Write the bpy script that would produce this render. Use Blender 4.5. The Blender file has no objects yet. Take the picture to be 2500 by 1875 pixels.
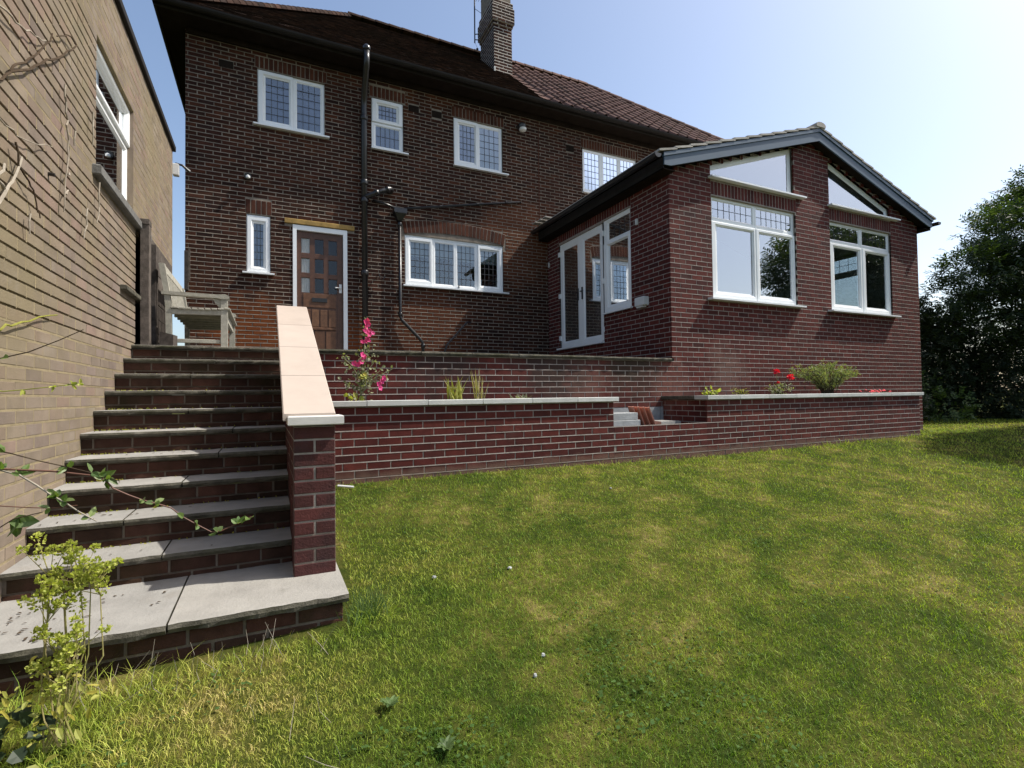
import bpy, math, random
import numpy as np
from mathutils import Matrix, Vector
R = random.Random(7)
NR = np.random.default_rng(11)
S = bpy.context.scene
COL = S.collection

# ---------------------------------------------------------------- camera, light, exposure
YAW, PIT, ROLL = 0.4448, 0.0234, 0.0132
FPX = 1248.73
cd = bpy.data.cameras.new('camera'); cam = bpy.data.objects.new('camera', cd); COL.objects.link(cam)
cd.sensor_width = 36.0; cd.lens = 36.0 * FPX / 2500.0; cd.clip_start = 0.05; cd.clip_end = 2000
cam.matrix_world = Matrix.Rotation(-YAW, 4, 'Z') @ Matrix.Rotation(math.pi/2 + PIT, 4, 'X') @ Matrix.Rotation(-ROLL, 4, 'Z')
S.camera = cam
SUN = Vector((0.75, -0.205, 1.0)).normalized()
W = bpy.data.worlds.new('World'); S.world = W; W.use_nodes = True
wn = W.node_tree.nodes; bg = wn['Background']
sky = wn.new('ShaderNodeTexSky'); sky.sky_type = 'NISHITA'; sky.sun_disc = False
sky.sun_elevation = math.asin(SUN.z); sky.sun_rotation = math.atan2(SUN.x, SUN.y)
sky.altitude = 50; sky.air_density = 1.0; sky.dust_density = 2.3; sky.ozone_density = 0.35
W.node_tree.links.new(sky.outputs[0], bg.inputs[0]); bg.inputs[1].default_value = 0.15
sd = bpy.data.lights.new('sun', 'SUN'); sd.energy = 4.7; sd.angle = math.radians(0.53); sd.color = (1.0, 0.95, 0.87)
sun = bpy.data.objects.new('sun', sd); COL.objects.link(sun)
sun.rotation_euler = (-SUN).to_track_quat('-Z', 'Y').to_euler()
vs = S.view_settings; vs.view_transform = 'Standard'; vs.look = 'None'; vs.exposure = 0.50; vs.gamma = 1.0
vs.use_curve_mapping = False

def project(P):
    x, y, z = P
    cx = x*math.cos(YAW) - y*math.sin(YAW); d = x*math.sin(YAW) + y*math.cos(YAW)
    d2 = d*math.cos(PIT) + z*math.sin(PIT); zz = -d*math.sin(PIT) + z*math.cos(PIT)
    if d2 < .05: return None
    a = cx/d2; b = -zz/d2
    return 1250 + FPX*(a*math.cos(ROLL) + b*math.sin(ROLL)), 937.5 + FPX*(-a*math.sin(ROLL) + b*math.cos(ROLL)), d2

# ---------------------------------------------------------------- materials
M = {}
class NT:
    def __init__(s, m): s.t = m.node_tree; s.n = s.t.nodes; s.l = s.t.links
    def new(s, typ, **kw):
        n = s.n.new(typ)
        for k, v in kw.items():
            if k.startswith('i_'):
                key = k[2:]; key = int(key) if key.isdigit() else key.replace('_', ' ')
                if hasattr(v, 'links') or isinstance(v, bpy.types.NodeSocket): s.l.new(v, n.inputs[key])
                else: n.inputs[key].default_value = v
            else: setattr(n, k, v)
        return n
    def link(s, a, b): s.l.new(a, b)
    def math(s, op, a, b=None, c=None):
        n = s.n.new('ShaderNodeMath'); n.operation = op
        for i, v in enumerate((a, b, c)):
            if v is None: continue
            if isinstance(v, bpy.types.NodeSocket): s.l.new(v, n.inputs[i])
            else: n.inputs[i].default_value = v
        return n.outputs[0]
    def noise(s, vec, sc, det=4, rough=.6):
        n = s.n.new('ShaderNodeTexNoise'); n.inputs['Scale'].default_value = sc; n.inputs['Detail'].default_value = det
        n.inputs['Roughness'].default_value = rough; s.l.new(vec, n.inputs['Vector']); return n.outputs['Fac']
    def mix(s, f, a, b, mode='MIX'):
        n = s.n.new('ShaderNodeMix'); n.data_type = 'RGBA'; n.blend_type = mode
        for k, v in ((0, f), (6, a), (7, b)):
            if isinstance(v, bpy.types.NodeSocket): s.l.new(v, n.inputs[k])
            else: n.inputs[k].default_value = (*v, 1) if isinstance(v, tuple) and len(v) == 3 else v
        return n.outputs[2]
    def ramp(s, f, stops, interp='LINEAR'):
        n = s.n.new('ShaderNodeValToRGB'); e = n.color_ramp; e.interpolation = interp
        while len(e.elements) < len(stops): e.elements.new(.5)
        for el, (p, c) in zip(e.elements, stops):
            el.position = p; el.color = (*c, 1) if len(c) == 3 else c
        s.l.new(f, n.inputs[0]); return n.outputs[0]
    def rng(s, f, a, b, c=0., d=1.):
        n = s.n.new('ShaderNodeMapRange')
        for i, v in enumerate((None, a, b, c, d)):
            if i: n.inputs[i].default_value = v
        s.l.new(f, n.inputs[0]); return n.outputs[0]

def base_mat(name):
    m = bpy.data.materials.new(name); m.use_nodes = True; M[name] = m
    nt = NT(m); p = nt.n['Principled BSDF']
    geo = nt.n.new('ShaderNodeNewGeometry'); oi = nt.n.new('ShaderNodeObjectInfo')
    rnd = nt.math('FRACT', nt.math('ADD', geo.outputs['Random Per Island'], oi.outputs['Random']))
    return m, nt, p, geo.outputs['Position'], rnd

# real albedos: the list below scales each palette to the measured darkness of the thing itself
ALB = dict(upvc=.95, white_plastic=.9, curtain=.9, blind_pale=.9, blind_blue=.7, plaster=.8, brick_old=.50, brick_red=.60, brick_pier=.62, brick_buff=.68, mortar_buff=.56, brick_step=.72, mortar_step=.8, mortar_old=.72, mortar_red=.62, stone_cream=.53, stone_flag=.56,
           stone_grey=1.05, terracotta=1.05, concrete=1.0, brick_soldier=.46, mortar_pale=1., cap_stone=.9, black_iron=1., steel=1., tile_grey=1.0, fascia_blue=.75, door_wood=1.15, door_panel=1.25, bench_paint=.70, room_dark=.6)
def mk(name, pal, rough=.8, sc=6., amt=.25, bump=0., bsc=80., stains=(), rnd=0., spec=.3, metal=0., ramp=None, local=(), band=None):
    """pal: colour stops picked at random per piece; noise darkens and lightens by amt; stains: (colour, scale, lo, hi, strength)"""
    k_ = ALB.get(name, .6); pal = [tuple(v*k_ for v in c) for c in pal]; stains = [((tuple(v*k_ for v in s_[0])), *s_[1:]) for s_ in stains]
    m, nt, p, pos, rn = base_mat(name)
    if len(pal) == 1: col = nt.new('ShaderNodeRGB').outputs[0]; col.default_value = (*pal[0], 1)
    else: col = nt.ramp(rn, [(i/(len(pal)-1), c) for i, c in enumerate(pal)])
    f = nt.noise(pos, sc, 6, .65)
    g = nt.rng(f, .3, .7, 1-amt, 1+amt)
    if rnd: g = nt.math('MULTIPLY', g, nt.rng(nt.math('FRACT', nt.math('MULTIPLY', rn, 7.31)), 0, 1, 1-rnd, 1+rnd))
    vm = nt.n.new('ShaderNodeVectorMath'); vm.operation = 'SCALE'; nt.link(col, vm.inputs[0]); nt.link(g, vm.inputs['Scale'])
    col = vm.outputs[0]
    for (c, s_, lo, hi, st) in stains:
        w = nt.math('MULTIPLY', nt.rng(nt.noise(pos, s_, 5, .6), lo, hi), st)
        col = nt.mix(w, col, c)
    if band:                        # soil splashed up the foot of the wall, ragged along its top
        zz = nt.n.new('ShaderNodeSeparateXYZ'); nt.link(pos, zz.inputs[0])
        w = nt.rng(nt.math('ADD', zz.outputs[2], nt.math('MULTIPLY', nt.noise(pos, 4., 5), .16)), band[0]+.10, band[0]+.03)
        col = nt.mix(nt.math('MULTIPLY', w, .7), col, tuple(v*k_ for v in band[1]))
    for (c0, rad, c) in local:      # a repaired or re-laid patch of its own colour, ragged at its edge
        d = nt.n.new('ShaderNodeVectorMath'); d.operation = 'DISTANCE'; nt.link(pos, d.inputs[0]); d.inputs[1].default_value = c0
        w = nt.rng(nt.math('ADD', d.outputs['Value'], nt.math('MULTIPLY', nt.noise(pos, 5., 3), .9)), rad+.75, rad+.30)
        col = nt.mix(nt.math('MULTIPLY', w, .8), col, tuple(v*k_ for v in c))
    nt.link(col, p.inputs['Base Color'])
    p.inputs['Roughness'].default_value = rough; p.inputs['Metallic'].default_value = metal
    p.inputs['Specular IOR Level'].default_value = spec
    if bump:
        b = nt.new('ShaderNodeBump', i_Strength=bump, i_Distance=.01); nt.link(nt.noise(pos, bsc, 5, .7), b.inputs['Height'])
        nt.link(b.outputs[0], p.inputs['Normal'])
    return m

mk('brick_old', [(.050,.022,.015),(.088,.032,.020),(.062,.027,.018),(.125,.044,.023),(.042,.022,.018),(.105,.036,.021)], .88, 9, .3, .5, 90,
   stains=[((.020,.015,.012), .6, .54, .74, .7), ((.24,.080,.028), .9, .58, .75, .55)], rnd=.22, local=[((-.15, 9.6, .80), .75, (.34, .10, .03)), ((1.42, 9.6, .85), .35, (.34, .09, .03)), ((2.9, 9.6, 1.3), .7, (.20, .065, .03)), ((4.75, 9.6, 3.2), .8, (.24, .085, .04))], spec=.12)
mk('brick_red', [(.125,.026,.021),(.155,.032,.025),(.105,.026,.022),(.180,.042,.032),(.135,.028,.023),(.088,.025,.022)], .82, 11, .22, .4, 110,
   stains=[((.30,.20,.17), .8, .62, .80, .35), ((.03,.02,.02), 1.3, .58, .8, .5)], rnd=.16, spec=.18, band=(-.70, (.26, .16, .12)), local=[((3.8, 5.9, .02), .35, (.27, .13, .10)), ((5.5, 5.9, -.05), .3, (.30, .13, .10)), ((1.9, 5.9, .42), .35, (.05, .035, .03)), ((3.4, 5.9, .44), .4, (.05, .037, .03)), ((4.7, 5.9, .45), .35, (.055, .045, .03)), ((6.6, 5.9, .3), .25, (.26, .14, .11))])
mk('brick_pier', [(.105,.034,.030),(.090,.032,.030),(.120,.036,.032),(.080,.032,.030)], .78, 13, .28, .6, 70, stains=[((.05,.03,.03), 5, .5, .7, .6), ((.26,.20,.18), 7, .66, .78, .5)], rnd=.14, spec=.2)
mk('brick_step', [(.062,.032,.023),(.085,.042,.030),(.050,.030,.021),(.105,.048,.034)], .9, 9, .35, .5, 90,
   stains=[((.030,.030,.012), 2.2, .52, .7, .7), ((.16,.12,.09), 3., .62, .8, .4)], rnd=.2, spec=.1)
mk('brick_buff', [(.265,.212,.165),(.295,.24,.18),(.25,.198,.165),(.31,.25,.182),(.285,.205,.165),(.285,.238,.175)], .9, 5, .16, .35, 90,
   stains=[((.27,.225,.125), .8, .48, .7, .6), ((.40,.35,.29), 2.4, .56, .74, .5), ((.12,.10,.075), 1.7, .6, .78, .45), ((.17,.15,.12), 9., .58, .72, .35)], rnd=.09, spec=.1)
mk('brick_soldier', [(.13,.050,.030),(.17,.062,.036),(.10,.040,.028)], .85, 9, .25, .4, 90, rnd=.15, spec=.12)
mk('mortar_old', [(.30,.255,.205)], .95, 7, .3, .5, 120, stains=[((.10,.085,.07), .55, .52, .72, .6)], spec=.05)
mk('mortar_red', [(.44,.385,.34)], .95, 14, .25, .5, 120, stains=[((.22,.18,.16), 1.1, .56, .8, .5)], spec=.05, band=(-.72, (.27, .21, .16)))
mk('mortar_pale', [(.46,.42,.37)], .95, 14, .2, .4, 120, spec=.05)
mk('mortar_step', [(.17,.14,.11)], .95, 9, .3, .5, 120, stains=[((.06,.055,.03), 2., .5, .7, .6)], spec=.05)
mk('mortar_buff', [(.44,.36,.22)], .95, 9, .2, .5, 120, stains=[((.20,.16,.10), 1.2, .5, .7, .6)], spec=.05)
mk('upvc', [(.80,.82,.82)], .28, 3, .03, 0, spec=.5)
mk('lead', [(.07,.075,.085)], .6, 20, .2)
mk('stone_flag', [(.50,.48,.44),(.44,.43,.40),(.54,.51,.45)], .9, 4, .16, .5, 45, stains=[((.62,.60,.55), 1.5, .5, .8, .4), ((.33,.27,.20), 3.2, .62, .8, .4), ((.16,.16,.13), 6, .66, .8, .4)], spec=.12)
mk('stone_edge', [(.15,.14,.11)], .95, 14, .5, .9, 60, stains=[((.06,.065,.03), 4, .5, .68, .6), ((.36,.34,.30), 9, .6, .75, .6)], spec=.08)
mk('stone_cream', [(.74,.62,.52),(.78,.66,.56)], .85, 3, .07, .15, 150, stains=[((.62,.49,.40), 1.6, .58, .8, .4)], spec=.15)
mk('stone_grey', [(.47,.47,.44),(.52,.52,.49),(.43,.43,.40)], .88, 6, .12, .25, 120, stains=[((.22,.22,.19), 4, .62, .8, .5)], spec=.12)
mk('cap_stone', [(.62,.60,.56)], .88, 7, .1, .2, 120, stains=[((.36,.34,.30), 5, .62, .8, .4)], spec=.12)
mk('lintel_yellow', [(.50,.32,.10)], .9, 9, .3, .4, 60, stains=[((.22,.17,.10), 7, .55, .7, .5)])
mk('door_wood', [(.070,.030,.016)], .45, 14, .3, .1, 90, spec=.4)
mk('door_panel', [(.12,.058,.028),(.10,.045,.022)], .5, 14, .3, .1, 90, rnd=.2, spec=.35)
mk('timber_old', [(.13,.11,.095),(.17,.145,.125),(.10,.085,.075)], .9, 16, .4, .6, 60, rnd=.2, spec=.1)
mk('bench_paint', [(.42,.40,.33),(.46,.44,.37)], .7, 18, .22, .3, 90, stains=[((.20,.20,.12), 9, .58, .72, .5)], spec=.2)
mk('seat_slat', [(.30,.30,.20),(.35,.33,.24)], .8, 18, .25, .3, 90, spec=.15)
mk('black_iron', [(.012,.011,.011)], .32, 9, .3, .15, 50, spec=.5)
mk('fascia_blue', [(.062,.110,.165)], .5, 4, .06, 0, spec=.4)
mk('fascia_dark', [(.022,.018,.015)], .75, 6, .4, .2, 40)
mk('soffit_dark', [(.030,.022,.017)], .9, 6, .3, .2, 40, spec=.05)
mk('tile_plain', [(.055,.034,.026),(.080,.045,.032),(.040,.028,.024),(.105,.058,.040),(.060,.038,.030)], .92, 12, .4, .6, 60,
   stains=[((.030,.026,.020), 1.1, .5, .7, .6), ((.20,.17,.11), 3.5, .66, .78, .5)], rnd=.25, spec=.08)
mk('tile_pan', [(.185,.105,.085),(.225,.130,.105),(.15,.09,.072)], .85, 8, .25, .4, 60,
   stains=[((.06,.045,.032), 1.0, .55, .75, .6), ((.34,.26,.19), 4., .62, .78, .4)], rnd=.15, spec=.12)
mk('tile_grey', [(.36,.34,.30),(.40,.37,.33),(.32,.30,.27)], .9, 8, .15, .4, 70, rnd=.08, spec=.1)
mk('concrete', [(.36,.37,.36),(.31,.32,.32)], .92, 12, .18, .6, 70, rnd=.1, spec=.1)
mk('rough_concrete', [(.24,.235,.22)], .95, 9, .25, .8, 50, spec=.08)
mk('terracotta', [(.40,.17,.115),(.44,.20,.14)], .8, 10, .12, .2, 80, rnd=.06)
mk('soil', [(.055,.040,.028)], .98, 18, .5, .9, 60, spec=.03)
mk('plaster', [(.55,.54,.50)], .9, 2, .05)
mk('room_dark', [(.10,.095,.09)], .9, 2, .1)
mk('curtain', [(.66,.64,.60)], .9, 5, .08)
mk('blind_blue', [(.20,.22,.40)], .85, 4, .1)
mk('blind_pale', [(.50,.53,.56)], .85, 4, .1)
mk('steel', [(.45,.45,.46)], .3, 9, .1, metal=1.)
mk('white_plastic', [(.66,.67,.66)], .4, 9, .05, spec=.5)
mk('bark', [(.07,.055,.042),(.10,.08,.062)], .95, 20, .4, .8, 40, spec=.05)
mk('dry_stem', [(.52,.46,.37),(.44,.38,.30)], .9, 30, .2, spec=.1)
mk('brown_stem', [(.10,.07,.045)], .9, 30, .3, spec=.1)
mk('red_stem', [(.20,.09,.06)], .6, 30, .2, spec=.3)

def leafmat(name, pal, trans=.35, rough=.5, sc=20, amt=.25, spec=.3):
    m, nt, p, pos, rn = base_mat(name)
    col = nt.ramp(rn, [(i/max(1, len(pal)-1), c) for i, c in enumerate(pal)]) if len(pal) > 1 else None
    if col is None: col = nt.new('ShaderNodeRGB').outputs[0]; col.default_value = (*pal[0], 1)
    vm = nt.n.new('ShaderNodeVectorMath'); vm.operation = 'SCALE'; nt.link(col, vm.inputs[0])
    nt.link(nt.rng(nt.noise(pos, sc, 3), .3, .7, 1-amt, 1+amt), vm.inputs['Scale'])
    nt.link(vm.outputs[0], p.inputs['Base Color']); p.inputs['Roughness'].default_value = rough
    p.inputs['Specular IOR Level'].default_value = spec
    tr = nt.n.new('ShaderNodeBsdfTranslucent')
    c2 = nt.mix(1.0, vm.outputs[0], (1.5, 1.7, .55), 'MULTIPLY'); nt.link(c2, tr.inputs[0])
    mx = nt.n.new('ShaderNodeMixShader'); mx.inputs[0].default_value = trans
    nt.link(p.outputs[0], mx.inputs[1]); nt.link(tr.outputs[0], mx.inputs[2])
    nt.link(mx.outputs[0], nt.n['Material Output'].inputs[0]); return m
leafmat('leaf_tree', [(.024,.042,.016),(.032,.052,.018),(.045,.072,.024),(.022,.040,.016),(.060,.088,.028),(.10,.13,.035)], .25, .45)
leafmat('leaf_hedge', [(.022,.036,.016),(.032,.050,.020),(.026,.040,.020)], .15, .5)
leafmat('leaf_clover', [(.05,.10,.025),(.075,.125,.035),(.045,.085,.025)], .25, .8, spec=.05)
leafmat('leaf_green', [(.075,.125,.035),(.10,.15,.05),(.06,.10,.035)], .3, .4)
leafmat('leaf_climber', [(.10,.16,.04),(.15,.21,.06),(.07,.12,.04),(.20,.25,.09)], .35, .35, spec=.5)
leafmat('leaf_lime', [(.33,.35,.07),(.38,.39,.09),(.27,.31,.06)], .35, .6)
leafmat('leaf_grey', [(.20,.21,.12),(.26,.26,.16),(.15,.17,.08)], .3, .6)
leafmat('leaf_yellow', [(.35,.30,.05),(.26,.28,.07)], .35, .6)
leafmat('leaf_straw', [(.38,.32,.15),(.30,.28,.10)], .3, .7)
leafmat('petal_pink', [(.62,.05,.22),(.70,.09,.30),(.55,.04,.17)], .3, .6)
leafmat('petal_red', [(.70,.015,.05),(.60,.01,.03)], .25, .6)
leafmat('leaf_shrub', [(.15,.20,.07),(.23,.27,.10),(.31,.30,.12),(.11,.16,.06)], .3, .5)

def glassmat(name, refl, tint=(.86, .90, .90)):
    m = bpy.data.materials.new(name); m.use_nodes = True; M[name] = m; nt = NT(m)
    nt.n.remove(nt.n['Principled BSDF'])
    t = nt.new('ShaderNodeBsdfTransparent'); t.inputs[0].default_value = (*tint, 1)
    g = nt.new('ShaderNodeBsdfGlossy'); g.inputs['Roughness'].default_value = 0.0; g.inputs[0].default_value = (.95, .97, 1, 1)
    fr = nt.new('ShaderNodeFresnel', i_IOR=1.5)
    f = nt.math('MINIMUM', nt.math('MULTIPLY', fr.outputs[0], refl), .9)
    mx = nt.new('ShaderNodeMixShader'); nt.link(f, mx.inputs[0]); nt.link(t.outputs[0], mx.inputs[1]); nt.link(g.outputs[0], mx.inputs[2])
    nt.link(mx.outputs[0], nt.n['Material Output'].inputs[0])
glassmat('glass', 2.4)
glassmat('glass_bright', .42, (.80, .84, .85))
glassmat('glass_door', .6, (.96, .97, .97))
glassmat('glass_dim', .7, (.70, .74, .75))

def lawn_color(nt, pos, dry):
    a = nt.noise(pos, 1.0, 4, .6); b = nt.noise(pos, 4.2, 4, .65); c = nt.noise(pos, 19, 3, .6)
    f = nt.math('ADD', nt.math('MULTIPLY', a, .42), nt.math('ADD', nt.math('MULTIPLY', b, .36), nt.math('MULTIPLY', c, .22)))
    # the sward is greener and clover-rich near the camera's foot, yellower towards the far right
    sx = nt.n.new('ShaderNodeSeparateXYZ'); nt.link(pos, sx.inputs[0])
    return f, sx
m, nt, p, pos, rn = base_mat('lawn_soil')
f, sx = lawn_color(nt, pos, 0)
nt.link(nt.ramp(f, [(.36, (.018,.030,.006)), (.47, (.040,.050,.010)), (.55, (.075,.072,.018)), (.64, (.16,.125,.05))]), p.inputs['Base Color'])
p.inputs['Roughness'].default_value = 1; p.inputs['Specular IOR Level'].default_value = .03
b = nt.new('ShaderNodeBump', i_Strength=.6, i_Distance=.02); nt.link(nt.noise(pos, 60, 5), b.inputs['Height']); nt.link(b.outputs[0], p.inputs['Normal'])
m, nt, p, pos, rn = base_mat('grass_blade')
f, sx = lawn_color(nt, pos, 1)
r2 = nt.math('FRACT', nt.math('MULTIPLY', rn, 5.7))
xx = nt.rng(sx.outputs[0], 1.0, 8.0, -.015, .045)
for (c0, rad, am) in (((.66, 3.15, -1.05), .8, .16), ((-.35, 2.2, -1.2), .7, .17), ((.25, 2.25, -1.2), .55, .15), ((-.1, 1.75, -1.25), .4, .10), ((2.6, 4.8, -.85), .9, .06), ((1.4, 2.6, -1.1), .9, -.05), ((1.2, 1.6, -1.2), 1.0, -.05)):     # worn, dried-out patches
    d = nt.n.new('ShaderNodeVectorMath'); d.operation = 'DISTANCE'; nt.link(pos, d.inputs[0]); d.inputs[1].default_value = c0
    xx = nt.math('ADD', xx, nt.rng(nt.math('ADD', d.outputs['Value'], nt.math('MULTIPLY', nt.noise(pos, 3.5, 3), .5)), rad+.25, .25, 0., am))
f2 = nt.math('ADD', nt.math('ADD', f, xx), nt.rng(r2, 0, 1, -.095, .055))
col = nt.ramp(f2, [(.32, (.070,.145,.018)), (.42, (.160,.238,.026)), (.52, (.275,.340,.050)), (.62, (.385,.385,.080)), (.74, (.52,.41,.18))])
sv = nt.n.new('ShaderNodeVectorMath'); sv.operation = 'SCALE'; nt.link(col, sv.inputs[0]); nt.link(nt.rng(nt.math('FRACT', nt.math('MULTIPLY', rn, 13.1)), 0, 1, .66, 1.55), sv.inputs['Scale']); col = sv.outputs[0]
nt.link(col, p.inputs['Base Color']); p.inputs['Roughness'].default_value = .55; p.inputs['Specular IOR Level'].default_value = .25
tr = nt.n.new('ShaderNodeBsdfTranslucent'); nt.link(nt.mix(1., col, (1.35,1.45,.6), 'MULTIPLY'), tr.inputs[0])
mx = nt.n.new('ShaderNodeMixShader'); mx.inputs[0].default_value = .3
nt.link(p.outputs[0], mx.inputs[1]); nt.link(tr.outputs[0], mx.inputs[2]); nt.link(mx.outputs[0], nt.n['Material Output'].inputs[0])

# ---------------------------------------------------------------- object helpers
WL = {}
def wl(o): return WL.get(o.name, Vector((0, 0, 0)))
def thing(name, label, cat, loc, group=None):
    o = bpy.data.objects.new(name, None); COL.objects.link(o); o.location = loc; o.empty_display_size = .1
    WL[o.name] = Vector(loc); o['label'] = label; o['category'] = cat
    if group: o['group'] = group
    return o
def tag(o, label, cat, group=None):
    o['label'] = label; o['category'] = cat
    if group: o['group'] = group
    return o
def put(me, name, mat, parent, loc, rz=0., kind=None):
    o = bpy.data.objects.new(name, me); COL.objects.link(o)
    loc = Vector(loc); WL[o.name] = loc
    if parent is not None: o.parent = parent; o.location = loc - wl(parent)
    else: o.location = loc
    if rz: o.rotation_euler = (0, 0, rz)
    if mat and not me.materials: me.materials.append(M[mat])
    if kind: o['kind'] = kind
    return o
def np_mesh(name, V, F, mat=None, smooth=False):
    me = bpy.data.meshes.new(name); V = np.asarray(V, np.float32); F = np.asarray(F, np.int32)
    me.vertices.add(len(V)); me.vertices.foreach_set('co', V.ravel())
    k = F.shape[1]; me.loops.add(F.size); me.loops.foreach_set('vertex_index', F.ravel())
    me.polygons.add(len(F)); me.polygons.foreach_set('loop_start', np.arange(0, F.size, k, dtype=np.int32))
    try: me.polygons.foreach_set('loop_total', np.full(len(F), k, np.int32))
    except Exception: pass
    me.polygons.foreach_set('use_smooth', np.full(len(F), smooth, bool))
    me.update(calc_edges=True)
    if mat: me.materials.append(M[mat])
    return me
class MB:
    def __init__(s, fr=None): s.v = []; s.f = []; s.fr = fr
    def add(s, pts):
        i = len(s.v)
        for q in pts: s.v.append(s.fr(*q) if s.fr else tuple(q))
        return i
    def quad(s, *p): i = s.add(p); s.f.append(tuple(range(i, i+len(p))))
    def hexa(s, b, t):
        i = s.add(list(b)+list(t)); n = len(b)
        s.f.append(tuple(i+n-1-k for k in range(n))); s.f.append(tuple(i+n+k for k in range(n)))
        for k in range(n): s.f.append((i+k, i+(k+1) % n, i+n+(k+1) % n, i+n+k))
    def box(s, x0, x1, y0, y1, z0, z1):
        s.hexa([(x0,y0,z0),(x1,y0,z0),(x1,y1,z0),(x0,y1,z0)], [(x0,y0,z1),(x1,y0,z1),(x1,y1,z1),(x0,y1,z1)])
    def cbox(s, x0, x1, y0, y1, z0, z1, c=.004):
        c = min(c, (x1-x0)*.3, (y1-y0)*.3, (z1-z0)*.3)
        def lp(z, k): return [(x0+k,y0+k,z),(x1-k,y0+k,z),(x1-k,y1-k,z),(x0+k,y1-k,z)]
        s.loops([lp(z0, c), lp(z0+c, 0), lp(z1-c, 0), lp(z1, c)], True)
    def loops(s, L, cap=True, close=True):
        n = len(L[0]); base = [s.add(l) for l in L]
        for a, b in zip(base, base[1:]):
            for k in range(n if close else n-1): s.f.append((a+k, a+(k+1) % n, b+(k+1) % n, b+k))
        if cap:
            s.f.append(tuple(base[0]+n-1-k for k in range(n))); s.f.append(tuple(base[-1]+k for k in range(n)))
    def tube(s, pts, r, n=8, cap=True):
        pts = [Vector(p) for p in pts]; L = []
        if not hasattr(r, '__len__'): r = [r]*len(pts)
        prev = None
        for i, p in enumerate(pts):
            d = (pts[min(i+1, len(pts)-1)] - pts[max(i-1, 0)]).normalized()
            u = (prev - d*prev.dot(d)) if prev is not None else d.orthogonal()
            if u.length < 1e-5: u = d.orthogonal()
            u.normalize(); prev = u; w = d.cross(u)
            L.append([tuple(p + (u*math.cos(2*math.pi*k/n) + w*math.sin(2*math.pi*k/n))*r[i]) for k in range(n)])
        s.loops(L, cap)
    def lathe(s, c, prof, n=12):
        s.loops([[(c[0]+r*math.cos(2*math.pi*k/n), c[1]+r*math.sin(2*math.pi*k/n), c[2]+z) for k in range(n)] for r, z in prof])
    def leaf(s, p, d, n, L, w, fold=.2):
        p = Vector(p); d = Vector(d).normalized(); n = Vector(n); x = d.cross(n)
        if x.length < 1e-4: x = d.orthogonal()
        x.normalize(); n = x.cross(d)
        a = p + d*L*.35 + n*fold*w; 
        i = s.add([p, p+d*L*.3+x*w*.5+n*fold*w, p+d*L*.7+x*w*.4+n*fold*w*.6, p+d*L-n*fold*L*.15, p+d*L*.7-x*w*.4+n*fold*w*.6, p+d*L*.3-x*w*.5+n*fold*w, p+d*L*.5])
        s.f += [(i, i+1, i+6), (i+1, i+2, i+6), (i+2, i+3, i+6), (i+3, i+4, i+6), (i+4, i+5, i+6), (i+5, i, i+6)]
    def build(s, name, mat, parent=None, smooth=False, kind=None):
        V = np.array(s.v, float); c = (V.min(0)+V.max(0))/2
        me = bpy.data.meshes.new(name); me.from_pydata((V-c).tolist(), [], s.f); me.update()
        if smooth: me.polygons.foreach_set('use_smooth', np.ones(len(me.polygons), bool))
        me.materials.append(M[mat]); return put(me, name, None, parent, c, kind=kind)
class Frame:
    """wall frame: a along the wall, y into the wall, z up"""
    def __init__(s, ox, oy, rot): s.o = (ox, oy); s.r = rot; s.A = (math.cos(rot), math.sin(rot)); s.B = (-math.sin(rot), math.cos(rot))
    def __call__(s, a, y, z): return (s.o[0]+a*s.A[0]+y*s.B[0], s.o[1]+a*s.A[1]+y*s.B[1], z)

BOXES = []
def occluded(P):
    for (x0, x1, y0, y1, z0, z1) in BOXES:
        t0, t1 = 0., .985; ok = True
        for p, lo, hi in zip(P, (x0, y0, z0), (x1, y1, z1)):
            if abs(p) < 1e-9:
                if lo > 0 or hi < 0: ok = False; break
                continue
            a, b_ = lo/p, hi/p
            if a > b_: a, b_ = b_, a
            t0 = max(t0, a); t1 = min(t1, b_)
        if ok and t0 < t1: return True
    return False
BM = {}
def brick_mesh(L, h, ch, dp):
    """one brick, centred on its front face; y runs into the wall"""
    l2, h2 = L/2, h/2
    def lp(k, y): return [(-l2+k, y, -h2+k), (l2-k, y, -h2+k), (l2-k, y, h2-k), (-l2+k, y, h2-k)]
    V = lp(0, dp)+lp(0, ch)+lp(ch, 0)
    F = []
    for b0 in (0, 4):
        for k in range(4): F.append((b0+k, b0+(k+1) % 4, b0+4+(k+1) % 4, b0+4+k))
    F.append((8, 9, 10, 11)); return V, F
def brick_obj_mesh(L, h, ch, dp, mat):
    key = (round(L, 2), round(h, 3), ch, mat)
    if key not in BM:
        V, F = brick_mesh(L, h, ch, dp); BM[key] = np_mesh('brick', V, F, mat)
    return BM[key]
def sub(iv, lo, hi):
    out = []
    for a, b_ in iv:
        if hi <= a or lo >= b_: out.append((a, b_)); continue
        if lo > a: out.append((a, lo))
        if hi < b_: out.append((hi, b_))
    return out
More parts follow.
